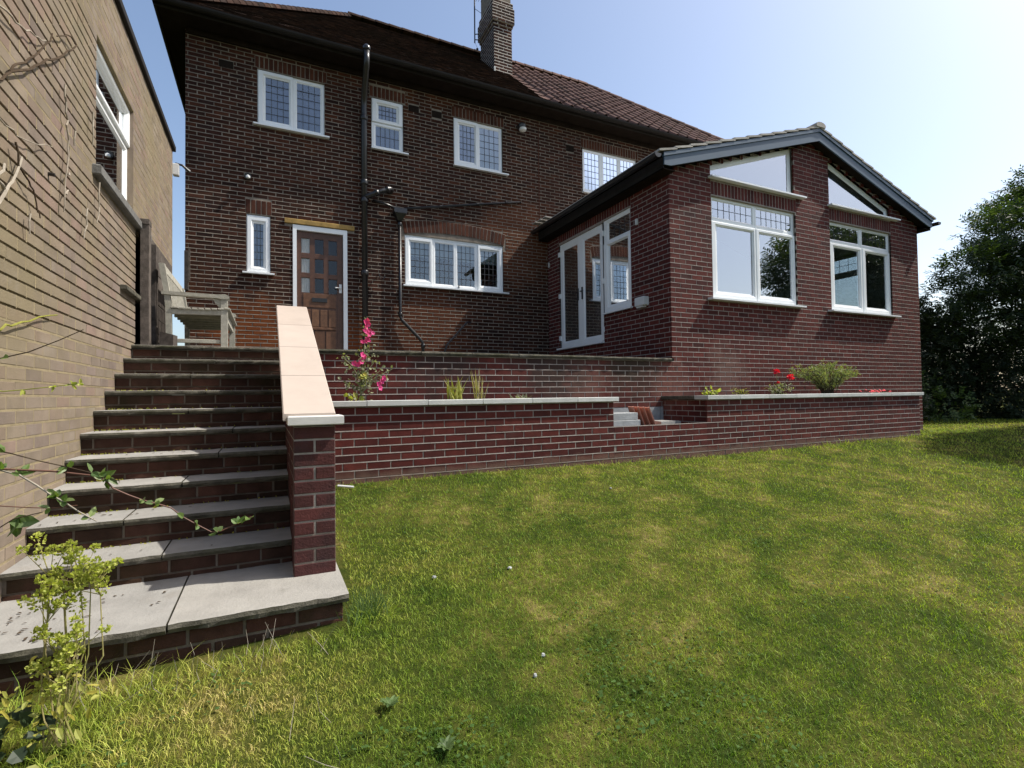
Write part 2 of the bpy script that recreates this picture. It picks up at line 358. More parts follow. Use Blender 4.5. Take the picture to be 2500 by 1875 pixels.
def brickwork(owner, fr, a0, a1, z0, z1, mat, mortar, zref, quota, course=.075, L=.225, gap=.011, holes=(), reserve=(), clip=None,
              extra=(), extra_mat=None, ch=.003, dp=.03, jit=.0015, rec=.004, struck=.003, reveal=.10, phase=0., rows=None, cover=True, mname='wall', worn=0.):
    """real bricks on a mortar bed: the largest in view are objects, the rest one part"""
    if rows is None:
        k0 = int(math.floor((z0-zref)/course)); k1 = int(math.ceil((z1-zref)/course))
        rows = [(k, max(z0, zref+k*course+gap/2), min(z1, zref+(k+1)*course-gap/2)) for k in range(k0, k1)]
        rows = [r for r in rows if r[2]-r[1] > .02]
    B = []; mb = MB(fr)
    for k, za, zb in rows:
        iv = [(a0, a1)]
        if clip:
            c0 = clip(za); c1 = clip(zb); iv = [(max(a0, c0[0], c1[0]), min(a1, c0[1], c1[1]))]
            if iv[0][1]-iv[0][0] < .03: continue
        zm0, zm1 = za-gap/2, zb+gap/2
        zl = sorted({zm0, zm1, *[min(max(h[2], zm0), zm1) for h in holes], *[min(max(h[3], zm0), zm1) for h in holes]})
        for s0, s1 in zip(zl, zl[1:]):
            if s1-s0 < 1e-4: continue
            w = iv
            for h in holes:
                if h[2] <= s0+1e-5 and h[3] >= s1-1e-5: w = sub(w, h[0], h[1])
            for a, b_ in w: mb.quad((a, rec, s0), (b_, rec, s0), (b_, rec, s1), (a, rec, s1))
        w = iv
        for h in list(holes)+list(reserve):
            if min(h[3], zb)-max(h[2], za) > .3*(zb-za): w = sub(w, h[0], h[1])
            if worn:
                t_ = a
                while t_ < b_:
                    t2 = min(b_, t_+R.uniform(.12, .8))
                    if R.random() > worn: mb.quad((t_, R.uniform(.0005, .002), zb-.001), (t2, .001, zb-.001), (t2, .001, zb+gap+.001), (t_, .001, zb+gap+.001))
                    t_ = t2
        off = phase + (k % 2)*L/2 + R.uniform(-.012, .012)
        for a, b_ in w:
            if struck: mb.quad((a, -.5*struck, zb), (b_, -.5*struck, zb), (b_, rec*.2, zb+gap), (a, rec*.2, zb+gap))
            if cover: mb.quad((a, -.5*struck, zb), (a, rec, zb), (b_, rec, zb), (b_, -.5*struck, zb))
            i0 = math.floor((a-off)/L); x = off+i0*L
            while x < b_:
                p, q = max(a, x+gap/2 if x > a-.001 else a), min(b_, x+L-gap/2)
                if q >= b_-.045: q = b_; x = b_
                if worn and R.random() > worn*.6 and q < b_-.01: mb.quad((q-.001, .0015, za-.002), (q+gap+.001, .0015, za-.002), (q+gap+.001, .0015, zb+.002), (q-.001, .0015, zb+.002))
                if q-p > .025: B.append((p, q, za, zb, 0))
                x += L
    for e in extra: B.append((*e, 1))
    for h in holes:
        x0, x1, y0, y1 = h[:4]
        if len(h) > 4: continue
        mb.quad((x0, rec, y0), (x0, rec, y1), (x0, reveal, y1), (x0, reveal, y0)); mb.quad((x1, rec, y1), (x1, rec, y0), (x1, reveal, y0), (x1, reveal, y1))
        mb.quad((x0, rec, y1), (x1, rec, y1), (x1, reveal, y1), (x0, reveal, y1)); mb.quad((x0, rec, y0), (x1, rec, y0), (x1, reveal, y0), (x0, reveal, y0))
    mb.build(mname, mortar, owner)
    sc = []
    for i, (p, q, za, zb, e) in enumerate(B):
        P = fr((p+q)/2, -.02, (za+zb)/2); u = project(P); s_ = 0.
        if u and -10 < u[0] < 2510 and -10 < u[1] < 1885 and not occluded(P):
            d0 = project(fr(p, 0, za)); d1 = project(fr(q, 0, zb))
            if d0 and d1: s_ = abs((d1[0]-d0[0])*(d1[1]-d0[1]))
        sc.append(s_)
    order = sorted(range(len(B)), key=lambda i: -sc[i]); ind = {i for i in order[:quota] if sc[i] > 40}
    Vs = {0: [], 1: []}
    for i, (p, q, za, zb, e) in enumerate(B):
        y = R.uniform(-jit, jit); mt = (extra_mat or mat) if e else mat
        if i in ind:
            me = brick_obj_mesh(q-p, zb-za, ch, dp, mt)
            put(me, 'brick', None, owner, fr((p+q)/2, y, (za+zb)/2), fr.r + R.uniform(-.004, .004))
        else:
            V, F = brick_mesh(q-p, zb-za, ch, dp); c = ((p+q)/2, (za+zb)/2)
            Vs[e].append(np.array([fr(c[0]+v[0], y+v[1], c[1]+v[2]) for v in V]))
    Fb = np.array(brick_mesh(.2, .06, ch, dp)[1])
    for e, nm in ((0, 'brickwork'), (1, 'soldier_bricks')):
        if not Vs[e]: continue
        n = len(Vs[e]); V = np.concatenate(Vs[e]); c = (V.min(0)+V.max(0))/2
        F = (Fb[None]+12*np.arange(n)[:, None, None]).reshape(-1, 4)
        put(np_mesh(nm, V-c, F, (extra_mat or mat) if e else mat), nm, None, owner, c, kind='stuff')
def soldiers(a0, a1, z0, z1, w=.075, gap=.011):
    n = max(1, round((a1-a0)/w)); s_ = (a1-a0)/n
    return [(a0+i*s_+gap/2, a0+(i+1)*s_-gap/2, z0+gap/2, z1-gap/2) for i in range(n)]

def rect(r): return [(r[0], r[2]), (r[1], r[2]), (r[1], r[3]), (r[0], r[3])]
def lerp(P, Q, t): return [(p[0]+(q[0]-p[0])*t, p[1]+(q[1]-p[1])*t) for p, q in zip(P, Q)]
def ring(mb, P, Q, prof):
    mb.loops([[(x, y, z) for x, z in lerp(P, Q, t)] for t, y in prof], cap=False)
def window(owner, fr, outer, lights, yf=.035, glass='glass', sill=None, lead=True, ow=.03, lw=.0045, mat='upvc', blind=None):
    """outer polygon, lights = [(cell, pane, sash?, (nx, nz) lead squares)] in wall coordinates"""
    po = rect(outer) if len(outer) == 4 and not isinstance(outer[0], tuple) else outer
    mb = MB(fr)
    inner = po
    fixed = [l for l in lights if not l[2]]
    xs = [p[0] for p in po]; zs = [p[1] for p in po]
    wnd = None
    def cellring(m, cell, pane, y0, bev):
        P, Q = (rect(cell) if not isinstance(cell[0], tuple) else cell), (rect(pane) if not isinstance(pane[0], tuple) else pane)
        ring(m, P, Q, [(0, .075), (0, y0+.004), (.06, y0), (.70, y0), (.80, y0+.006), (.86, y0+bev), (1, y0+bev+.004), (1, .075)])
    for cell, pane, sash, ld in fixed: cellring(mb, cell, pane, yf, .010)
    sashed = [l for l in lights if l[2]]
    if not fixed:   # a thin outer frame that the sash shuts on
        for cell, pane, sash, ld in sashed: ring(mb, rect(cell), lerp(rect(cell), rect(pane), .3), [(0, .08), (0, yf+.008), (1, yf+.008), (1, .08)])
    wnd = mb.build('window', mat, owner)
    for cell, pane, sash, ld in sashed:
        m = MB(fr); c2 = lerp(rect(cell), rect(pane), .06)
        ring(m, c2, rect(pane), [(0, .07), (0, yf-.016), (.12, yf-.022), (.62, yf-.022), (.72, yf-.014), (.80, yf-.002), (1, yf+.004), (1, .07)])
        m.build('sash', mat, wnd)
        m = MB(fr); ring(m, rect(cell), lerp(rect(cell), rect(pane), .3), [(0, .075), (0, yf+.006), (1, yf+.006), (1, .075)]); m.build('frame', mat, wnd)
    for cell, pane, sash, ld in lights:
        Q = rect(pane) if not isinstance(pane[0], tuple) else pane
        m = MB(fr); yg = yf+.016; m.hexa([(x, yg, z) for x, z in Q], [(x, yg+.005, z) for x, z in Q]); m.build('pane', glass, wnd)
        if ld:
            x0, x1, z0, z1 = pane; nx, nz = ld; m = MB(fr)
            for i in range(1, nx):
                x = x0+(x1-x0)*i/nx; m.box(x-lw, x+lw, yg-.004, yg-.001, z0, z1)
            for i in range(1, nz):
                z = z0+(z1-z0)*i/nz; m.box(x0, x1, yg-.0045, yg-.0015, z-lw, z+lw)
            m.build('lead_grid', 'lead', wnd)
    if sill:
        x0, x1, z, yo = sill; m = MB(fr)
        m.hexa([(x0, -yo, z-.032), (x1, -yo, z-.032), (x1, .06, z-.030), (x0, .06, z-.030)], [(x0, -yo, z-.006), (x1, -yo, z-.006), (x1, .06, z+.008), (x0, .06, z+.008)])
        m.build('sill', mat, wnd)
    if blind:
        for (x0, x1, z0, z1, mt) in blind:
            m = MB(fr); n = max(4, int((x1-x0)/.03))
            L = [[(x0+(x1-x0)*i/n, .16+.012*math.sin(i*1.9), z) for i in range(n+1)] for z in (z0, z1)]
            m.loops(L, cap=False, close=False); m.build('curtain' if mt == 'curtain' else 'blind', mt, wnd)
    return wnd

# ================================================================ GROUND
YH, YE, XE, XR, XL, ZT = 9.616, 5.896, 5.4855, 12.19, -1.176, 0.539
def gz(x, y):
    z = -.80 - .125*np.clip(5-y, 0, 8.5) - .015*np.sin(x*.9+y*.4)
    z = z - .055*np.clip(.5-x, 0, 1.8)*np.clip((5-y)/2.4, 0, 1) - .035*np.exp(-((x-4.2)/2.2)**2)*np.clip((y-1.5)/3.5, 0, 1)
    return z
def grid(xs, ys, zf):
    X, Y = np.meshgrid(xs, ys); V = np.stack([X, Y, zf(X, Y)], -1).reshape(-1, 3); nx, ny = len(xs), len(ys)
    i = (np.arange(ny-1)[:, None]*nx+np.arange(nx-1)[None]).ravel()
    return V, np.stack([i, i+1, i+nx+1, i+nx], 1)
xs = np.concatenate([[-900, -300, -100, -40, -15], np.arange(-6, 26.01, .2), [32, 45, 80, 200, 900]])
ys = np.concatenate([[-900, -300, -100, -30, -12], np.arange(-5, 10.01, .2), [13, 18, 30, 60, 200, 900]])
V, F = grid(xs, ys, gz)
g = put(np_mesh('lawn_ground', V, F, 'lawn_soil', True), 'lawn_ground', None, None, (0, 0, 0)); g['kind'] = 'structure'

BOXES += [(XE+.02, XR, YE+.05, YH, -1, 3.3), (.13, .335, 3.06, 5.5, -1.2, -.15), (.36, 3.74, 5.05, 5.2, -1, -.09), (5.28, 10.3, 5.05, 5.2, -1, -.09),
          (-4, XL-.05, 1, 8.2, -1.2, 3.4), (XL, XE, YE+.06, YE+.2, -1, .5)]

# ================================================================ MAIN HOUSE
H = thing('semi_detached_house', 'dark brown brick two storey house with red and brown tiled hipped roof and white windows', 'house', (4.5, 9.7, .54))
F0 = Frame(0, YH, 0)
WIN = dict(W1=(-.160, .924, 4.695, 5.659), W2=(1.750, 2.348, 4.667, 5.629), W3=(3.363, 4.436, 4.641, 5.612), W4=(6.426, 7.962, 4.594, 5.592),
           SW=(-.331, .038, 2.149, 3.131), DR=(.390, 1.300, .50, 3.044), KW=(2.356, 4.420, 2.147, 3.215))
holes = [WIN[k] for k in ('W1', 'W2', 'W3', 'W4', 'SW', 'DR')] + [(2.356, 4.420, 2.147, 3.12)]
def arch(a): t = (a-3.388)/1.032; return 3.118+.095*(1-t*t)
res = [(.261, 1.426, 3.04, 3.14), (2.30, 4.48, 3.05, 3.30), (2.36, 4.42, 3.3, 3.42)]
ex = []
for k in ('W1', 'W2', 'W3', 'W4'):
    w = WIN[k]; res.append((w[0]-.04, w[1]+.04, w[3], w[3]+.22)); ex += soldiers(w[0]-.04, w[1]+.04, w[3]+.01, w[3]+.22)
res.append((-.345, .06, 3.131, 3.385)); ex += soldiers(-.345, .06, 3.14, 3.385, .078)
AIRB = [(-.735, -.513, 5.535, 5.665), (2.445, 2.66, 5.52, 5.65), (2.91, 3.12, 5.51, 5.645), (5.99, 6.20, 5.44, 5.585)]
res += AIRB
brickwork(H, F0, -1.2037, 12.3, .30, 6.03, 'brick_old', 'mortar_old', .54+.0, 215, course=.0685, L=.232, gap=.0115, holes=holes, reserve=res, extra=ex,
          extra_mat='brick_soldier', ch=.005, jit=.003, rec=.005, struck=.0025, reveal=.11)
# arch of bricks on edge over the kitchen window
n = 27
for i in range(n):
    t0, t1 = -1+2*i/n, -1+2*(i+1)/n
    def ap(t, r):
        a = 3.388+1.045*t; z = arch(a) if abs(t) < 1 else 3.118
        tx = .17*t; return (a+r*tx, z+r*math.sqrt(1-tx*tx))
    g0 = .006
    q = [ap(t0+g0, .012), ap(t1-g0, .012), ap(t1-g0, .245), ap(t0+g0, .245)]
    y = R.uniform(-.010, -.006); mb = MB(F0); c = .005
    cx = sum(p[0] for p in q)/4; cz = sum(p[1] for p in q)/4
    qi = [(p[0]+(cx-p[0])*.08, p[1]+(cz-p[1])*.03) for p in q]
    mb.loops([[(x, .03, z) for x, z in q], [(x, y+c, z) for x, z in q], [(x, y, z) for x, z in qi]])
    mb.build('brick', 'brick_soldier', H)
mb = MB(F0)    # joint bed of the arch
L0 = [(2.343+2.09*i/24) for i in range(25)]
mb.loops([[(a, -.003, arch(min(max(a, 2.356), 4.42))+.005) for a in L0], [(a+.04*(a-3.388), -.003, arch(min(max(a, 2.356), 4.42))+.252) for a in L0]], cap=False, close=False)
mb.build('arch_joint', 'mortar_old', H)
for a in AIRB:
    mb = MB(F0); mb.cbox(a[0]+.005, a[1]-.005, -.002, .03, a[2], a[3])
    for i in range(5):
        for j in range(2): x = a[0]+.03+i*.036; z = a[2]+.03+j*.05; mb.box(x, x+.02, -.0055, -.002, z, z+.018)
    mb.build('air_brick', 'soffit_dark', H)
mb = MB(F0); mb.box(5.283, 5.297, -.005, .004, 3.4, 5.95); mb.build('movement_joint', 'terracotta' if 0 else 'brick_soldier', H)
# side walls and rear
mb = MB(); mb.quad((-1.2037, YH, -.9), (-1.2037, 15.4, -.9), (-1.2037, 15.4, 6.03), (-1.2037, YH, 6.03)); mb.quad((-1.2037, 15.4, -.9), (12.3, 15.4, -.9), (12.3, 15.4, 6.03), (-1.2037, 15.4, 6.03))
mb.quad((12.3, YH, -.9), (12.3, 15.4, -.9), (12.3, 15.4, 6.03), (12.3, YH, 6.03)); mb.build('side_wall', 'brick_old', H)
# rooms behind the glass
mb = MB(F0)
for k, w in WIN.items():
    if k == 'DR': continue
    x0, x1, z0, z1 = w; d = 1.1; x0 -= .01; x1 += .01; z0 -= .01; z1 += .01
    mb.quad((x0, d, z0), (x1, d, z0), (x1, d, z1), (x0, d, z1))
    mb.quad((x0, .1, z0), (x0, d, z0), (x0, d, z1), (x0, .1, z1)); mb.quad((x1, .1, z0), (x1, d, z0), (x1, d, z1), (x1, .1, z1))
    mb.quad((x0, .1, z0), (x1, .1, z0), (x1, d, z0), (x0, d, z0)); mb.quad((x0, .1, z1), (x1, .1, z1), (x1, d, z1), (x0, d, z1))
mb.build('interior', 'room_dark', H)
w = WIN['W1']; window(H, F0, w, [((w[0], .403, w[2], w[3]), (-.033, .338, 4.805, 5.560), True, (4, 6)), ((.403, w[1], w[2], w[3]), (.468, .855, 4.775, 5.588), False, (4, 6))], sill=(-.22, .998, w[2], .07),
                      blind=[(-.1, .40, 4.72, 5.45, 'blind_blue'), (.42, .90, 4.72, 5.42, 'blind_blue')])
w = WIN['W2']; window(H, F0, w, [((w[0], w[1], 5.175, w[3]), (1.885, 2.225, 5.258, 5.528), True, (5, 3)), ((w[0], w[1], w[2], 5.175), (1.832, 2.275, 4.742, 5.115), False, (5, 2))], sill=(1.735, 2.430, w[2], .07),
                      blind=[(1.76, 2.34, 4.70, 5.60, 'blind_blue')])
w = WIN['W3']; window(H, F0, w, [((w[0], 3.880, w[2], w[3]), (3.497, 3.823, 4.772, 5.512), True, (4, 6)), ((3.880, w[1], w[2], w[3]), (3.938, 4.368, 4.722, 5.540), False, (4, 6))], sill=(3.345, 4.545, w[2], .07),
                      blind=[(3.40, 3.86, 4.70, 5.60, 'blind_blue'), (3.90, 4.40, 4.70, 5.60, 'blind_pale')])
w = WIN['W4']; window(H, F0, w, [((w[0], 6.958, w[2], w[3]), (6.505, 6.888, 4.690, 5.530), False, (4, 6)), ((6.958, 7.462, w[2], w[3]), (7.028, 7.405, 4.690, 5.530), False, (4, 6)), ((7.462, w[1], w[2], w[3]), (7.520, 7.895, 4.690, 5.530), False, (4, 6))],
                      sill=(6.40, 8.0, w[2], .07), blind=[(6.45, 7.94, 4.65, 5.56, 'blind_pale')])
w = WIN['SW']; window(H, F0, w, [(w, (-.218, -.070, 2.258, 2.992), True, (3, 6))], sill=(-.385, .10, w[2], .06), blind=[(-.31, .02, 2.17, 3.1, 'blind_blue')])
w = WIN['KW']; xs_ = [w[0], 2.905, 3.382, 3.856, w[1]]
kw = window(H, F0, (2.356, 4.420, 2.147, 3.085), [((xs_[0], xs_[1], 2.147, 3.085), (2.475, 2.843, 2.285, 2.995), True, (4, 6)), ((xs_[1], xs_[2], 2.147, 3.085), (2.968, 3.340, 2.225, 3.030), False, (4, 6)),
             ((xs_[2], xs_[3], 2.147, 3.085), (3.424, 3.795, 2.225, 3.030), False, (4, 6)), ((xs_[3], xs_[4], 2.147, 3.085), (3.924, 4.298, 2.262, 2.985), True, (4, 6))],
            sill=(2.31, 4.515, w[2], .075), blind=[(2.45, 2.88, 2.75, 3.08, 'blind_pale'), (2.92, 3.36, 2.76, 3.08, 'blind_pale'), (3.40, 3.83, 2.74, 3.08, 'blind_pale'), (3.88, 4.33, 2.74, 3.08, 'blind_pale')])
mb = MB(F0); L0 = [2.356+2.064*i/20 for i in range(21)]
mb.loops([[(a, .030, 3.083), (a, .030, arch(a)-.006), (a, .075, arch(a)-.006), (a, .075, 3.083)] for a in L0]); mb.build('arch_infill', 'upvc', kw)
mb = MB(F0); mb.box(3.437, 3.449, -.005, .036, 2.165, 2.23); mb.build('latch', 'black_iron', kw)
# back door
D = None
mb = MB(F0)
mb.cbox(.390, .452, -.012, .09, .545, 3.044); mb.cbox(1.230, 1.300, -.012, .09, .545, 3.044); mb.cbox(.452, 1.230, -.010, .09, 2.957, 3.044)
DF = mb.build('door_frame', 'upvc', H)
mb = MB(F0); z0, z1 = .60, 2.955; y0, y1 = .035, .075
cols = [(.530, .668), (.752, .898), (.982, 1.128)]; rows_ = [(2.575, 2.835), (2.225, 2.480), (1.875, 2.135)]
xa = [.455, .530, .668, .752, .898, .982, 1.128, 1.227]
for i in (0, 2, 4, 6): mb.cbox(xa[i]+.0005, xa[i+1]-.0005, y0+(.003 if i in (2, 4) else 0), y1, z0 if i in (0, 6) else 1.875, z1, .006)
for c in cols:
    za = [1.875, 2.135, 2.225, 2.480, 2.575, 2.835, z1]
    for i in (1, 3, 5): mb.cbox(c[0], c[1], y0+.002, y1, za[i], za[i+1], .006)
mb.box(.5305, 1.1275, y0+.004, y1, z0, 1.8745)
DOOR = mb.build('door', 'door_wood', H)
for ci, c in enumerate(cols):
    for r in rows_:
        m = MB(F0); m.box(c[0], c[1], .055, .060, r[0], r[1]); m.build('pane', 'glass_door', DOOR)
m = MB(F0); L = [[(.52+.16*i/16, .067+.004*math.sin(i*1.7), z) for i in range(17)] for z in (1.85, 2.85)]; m.loops(L, cap=False, close=False); m.build('curtain', 'curtain', DOOR)
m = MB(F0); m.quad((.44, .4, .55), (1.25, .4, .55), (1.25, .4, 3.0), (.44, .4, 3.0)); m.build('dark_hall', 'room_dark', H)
m = MB(F0); m.cbox(.56, 1.10, y0-.006, y0+.004, 1.615, 1.855, .012); m.build('rail', 'door_panel', DOOR)
m = MB(F0); m.cbox(.70, .955, y0-.018, y0-.006, 1.71, 1.785, .006); m.build('letter_plate', 'black_iron', DOOR)
for (za, zb, ws) in ((1.27, 1.575, 4), (.80, 1.20, 3)):
    st = .56/ws
    for i in range(ws):
        m = MB(F0); m.cbox(.548+i*st+.012, .548+(i+1)*st-.012, y0-.012, y0+.004, za, zb, .022); m.build('panel', 'door_panel', DOOR)
m = MB(F0); m.cbox(.55, 1.10, y0-.020, y0+.004, 1.215, 1.262, .008); m.build('moulding', 'door_panel', DOOR)
m = MB(F0); m.cbox(1.160, 1.205, y0-.010, y0, 1.90, 2.06, .006); m.tube([(1.182, y0-.03, 1.99), (1.09, y0-.045, 1.985)], .010); m.tube([(1.182, y0, 1.99), (1.182, y0-.04, 1.99)], .012); m.build('handle', 'white_plastic', DOOR)
m = MB(F0); m.cbox(.455, 1.230, -.03, .09, .545, .597, .006); m.build('threshold', 'fascia_dark', H)
m = MB(F0); m.cbox(.261, 1.426, -.030, .03, 3.052, 3.138, .008); m.build('lintel', 'lintel_yellow', H)
# roof ---------------------------------------------------------
EY, EZ, PT = 9.185, 6.10, .90
EX0, EX1 = -1.585, 11.85; RY = EY+3.34; RZ = EZ+3.34*PT; RX0, RX1 = EX0+3.34, EX1-3.34; BY = 2*RY-EY
mb = MB(); e = .02
c0, c1, c2, c3 = (EX0, EY, EZ-e), (EX1, EY, EZ-e), (EX1, BY, EZ-e), (EX0, BY, EZ-e); r0, r1 = (RX0, RY, RZ-e), (RX1, RY, RZ-e)
mb.quad(c0, c1, r1, r0); mb.quad(c2, c3, r0, r1); mb.quad(c3, c0, r0); mb.quad(c1, c2, r1)
ROOF = mb.build('roof', 'tile_plain', H)
def slope(x, s, n=0.):      # point on the front slope, s metres up it, n metres proud
    k = 1/math.hypot(1, PT); return (x, EY+s*k-n*PT*k, EZ+s*PT*k+n*k)
SL = 3.34*math.hypot(1, PT); kc = 1/math.hypot(1, PT)
def tiles(x_lo, x_hi, gauge, wdt, maker, quota, mat, x_bound, nm):
    T = []; nrow = int(SL/gauge)
    for r in range(nrow):
        s0 = r*gauge; yy = s0*kc
        lo = max(x_lo, EX0+yy) if x_bound[0] else x_lo; hi = min(x_hi, EX1-yy) if x_bound[1] else x_hi
        off = (r % 2)*wdt/2 if nm == 'plain' else 0
        x = x_lo+off
        k = math.floor((lo-x)/wdt); x += k*wdt
        while x < hi:
            a, b_ = max(x, lo), min(x+wdt, hi)
            if b_-a > .04: T.append((a, b_, s0))
            x += wdt
    sc = []
    for a, b_, s0 in T:
        u = project(slope((a+b_)/2, s0)); sc.append(1e4/u[2]**2 if u and 0 < u[0] < 2500 and 0 < u[1] < 1875 and not occluded(slope((a+b_)/2, s0, .05)) else 0)
    order = sorted(range(len(T)), key=lambda i: -sc[i]); ind = {i for i in order[:quota] if sc[i] > 0}; Vs = []; Fs = []; off = 0
    for i, (a, b_, s0) in enumerate(T):
        V, F_ = maker(a, b_, s0)
        if i in ind:
            c = np.mean(V, 0); me = bpy.data.meshes.new('roof_tile'); me.from_pydata((np.array(V)-c).tolist(), [], F_); me.materials.append(M[mat])
            put(me, 'roof_tile', None, ROOF, c)
        else: Vs += V; Fs += [tuple(j+off for j in f) for f in F_]; off += len(V)
    if Vs:
        c = np.mean(Vs, 0); me = bpy.data.meshes.new('roof_tiles'); me.from_pydata((np.array(Vs)-c).tolist(), [], Fs); me.materials.append(M[mat])
        put(me, 'roof_tiles', None, ROOF, c, kind='stuff')
def plain(a, b_, s0):
    j = R.uniform(-.004, .005); t = .013; s1 = s0+.16; l = R.uniform(-.006, .006)
    P = [slope(a+.002, s0+l, .028+j), slope(b_-.002, s0+l, .028+j+R.uniform(-.003, .003)), slope(b_-.002, s1, .004), slope(a+.002, s1, .004),
         slope(a+.002, s0+l, .028+j-t), slope(b_-.002, s0+l, .028+j-t)]
    return P, [(0, 1, 2, 3), (4, 5, 1, 0), (4, 0, 3), (5, 2, 1)]
def pan(a, b_, s0):
    prof = [(0, .014), (.10, .020), (.25, .014), (.42, .016), (.55, .034), (.66, .074), (.78, .092), (.90, .070), (1.0, .022)]
    j = R.uniform(-.004, .004); w = b_-a; P = []
    for s_, dn, t in ((s0, .020+j, 0), (s0+.37, .0, 0), (s0, .020+j, -.012)): P += [slope(a+w*x, s_, n+dn+t) for x, n in prof]
    n = len(prof); F_ = []
    for k in range(n-1): F_.append((k, k+1, n+k+1, n+k)); F_.append((2*n+k, 2*n+k+1, k+1, k))
    return P, F_
tiles(EX0, 5.33, .100, .168, plain, 70, 'tile_plain', (True, False), 'plain')
tiles(5.33, EX1, .335, .295, pan, 225, 'tile_pan', (False, True), 'pan')
# ridge and hip tiles
def capline(p, q, n, rad, mat, lip=.02):
    p = Vector(p); q = Vector(q); d = (q-p)/n; u = d.normalized(); side = u.cross(Vector((0, 0, 1))).normalized(); up = side.cross(u)
    for i in range(n):
        m = MB(); a = p+d*i-u*.02; b_ = p+d*(i+1)+u*.015
        L = []
        for c, r in ((a, rad*1.10), (a+u*.05, rad*1.08), (b_, rad)):
            L.append([tuple(c + side*math.cos(t)*r + up*(math.sin(t)*r*.85-.02)) for t in [math.pi*k/8 for k in range(9)]])
        m.loops(L, cap=True, close=True); m.build('ridge_tile', mat, ROOF)
capline((RX0, RY, RZ+.05), (5.30, RY, RZ+.05), 11, .12, 'tile_plain'); capline((5.30, RY, RZ+.055), (RX1, RY, RZ+.055), 11, .13, 'tile_pan')
capline((EX0, EY, EZ+.04), (RX0, RY, RZ+.04), 34, .11, 'tile_plain'); capline((EX1, EY, EZ+.06), (RX1, RY, RZ+.06), 14, .12, 'tile_pan')
m = MB(); m.quad((EX0+.05, EY+.05, 6.05), (EX1-.05, EY+.05, 6.05), (EX1-.05, BY-.05, 6.05), (EX0+.05, BY-.05, 6.05)); m.build('soffit', 'soffit_dark', H)
m = MB(); m.cbox(EX0+.02, EX1-.02, EY+.02, EY+.05, 6.03, 6.15); m.cbox(EX0+.02, EX0+.05, EY+.055, BY, 6.03, 6.15); m.cbox(EX1-.05, EX1-.02, EY+.055, BY, 6.03, 6.15); m.build('fascia', 'fascia_dark', H)
m = MB(); L = []
for x in (EX0-.02, EX1+.02): L.append([(x, EY-.045+.062*math.cos(t), 6.115+.062*math.sin(t)) for t in [math.pi+math.pi*k/7 for k in range(8)]]+[(x, EY+.010, 6.118), (x, EY-.10, 6.118)])
m.loops(L); m.build('gutter', 'fascia_dark', H)
m = MB(); m.cbox(-1.19, 12.3, YH-.05, YH-.004, 5.955, 6.045); m.build('wall_plate', 'soffit_dark', H)
# chimney -------------------------------------------------------
CH = MB(); CH.box(4.945, 5.395, 11.115, 11.93, 7.2, 10.3); CHO = CH.build('chimney', 'mortar_old', H)
def chim(x0, x1, y0, y1, z0, z1, q, ph=0.):
    f = Frame(0, y0, 0); brickwork(CHO, f, x0, x1, z0, z1, 'brick_old', 'mortar_pale', 7.2, q, gap=.016, ch=.004, phase=ph, mname='chimney_face')
    f = Frame(x0, 0, -math.pi/2); brickwork(CHO, f, -y1, -y0, z0, z1, 'brick_old', 'mortar_pale', 7.2, q//2, gap=.016, ch=.004, phase=ph, mname='chimney_face')
chim(4.93, 5.41, 11.10, 11.95, 7.2, 9.0, 36)
for (d, za, zb, q) in ((.025, 9.0, 9.075, 3), (.055, 9.075, 9.45, 12), (.028, 9.45, 9.6, 4), (-.02, 9.6, 10.3, 6)):
    m = MB(); m.box(4.936-d, 5.404+d, 11.106-d, 11.944+d, za, zb); m.build('chimney_course', 'mortar_pale', CHO)
    chim(4.93-d, 5.41+d, 11.10-d, 11.95+d, za, zb, q, d*3)
m = MB(); m.cbox(4.915, 5.425, 11.070, 11.096, 7.66, 7.80); m.cbox(4.915, 4.955, 11.072, 11.094, 7.8, 7.94); m.build('flashing', 'stone_grey', CHO)
# pipes ---------------------------------------------------------
def pipe(name, pts, r, mat='black_iron', parent=H, n=10): m = MB(); m.tube(pts, r, n); return m.build(name, mat, parent, True)
SP = pipe('soil_pipe', [(1.597, 9.535, .55), (1.597, 9.535, 5.35), (1.597, 9.50, 5.5), (1.578, 9.13, 5.86), (1.578, 9.09, 5.95), (1.578, 9.09, 6.13)], .054)
for z in (.75, 2.28, 3.62, 3.95, 5.15):
    m = MB(); m.lathe((1.597, 9.535, z), [(.062, -.05), (.070, -.035), (.070, .035), (.062, .05)]); m.build('collar', 'black_iron', SP, True)
m = MB(); m.lathe((1.578, 9.09, 6.13), [(.060, 0), (.066, .02), (.066, .06), (.03, .10)]); m.build('vent_cap', 'black_iron', SP, True)
m = MB(); m.tube([(1.58, 9.53, 3.66), (1.70, 9.47, 3.71), (1.80, 9.44, 3.76), (2.04, 9.45, 3.87), (2.08, 9.50, 3.885), (2.09, 9.60, 3.885)], .050, 10); m.build('branch_pipe', 'black_iron', SP, True)
for p, d in (((1.80, 9.445, 3.76), (.24, 0, .11)), ((2.0, 9.45, 3.853), (.24, 0, .11))):
    v = Vector(d).normalized()*.03; m = MB(); m.tube([Vector(p)-v, Vector(p)+v], .063, 10); m.build('collar', 'black_iron', SP, True)
HP = pipe('waste_downpipe', [(2.247, 9.555, 3.36), (2.247, 9.555, 1.53), (2.27, 9.55, 1.46), (2.60, 9.52, 1.12), (2.665, 9.52, 1.03), (2.668, 9.52, .54)], .032)
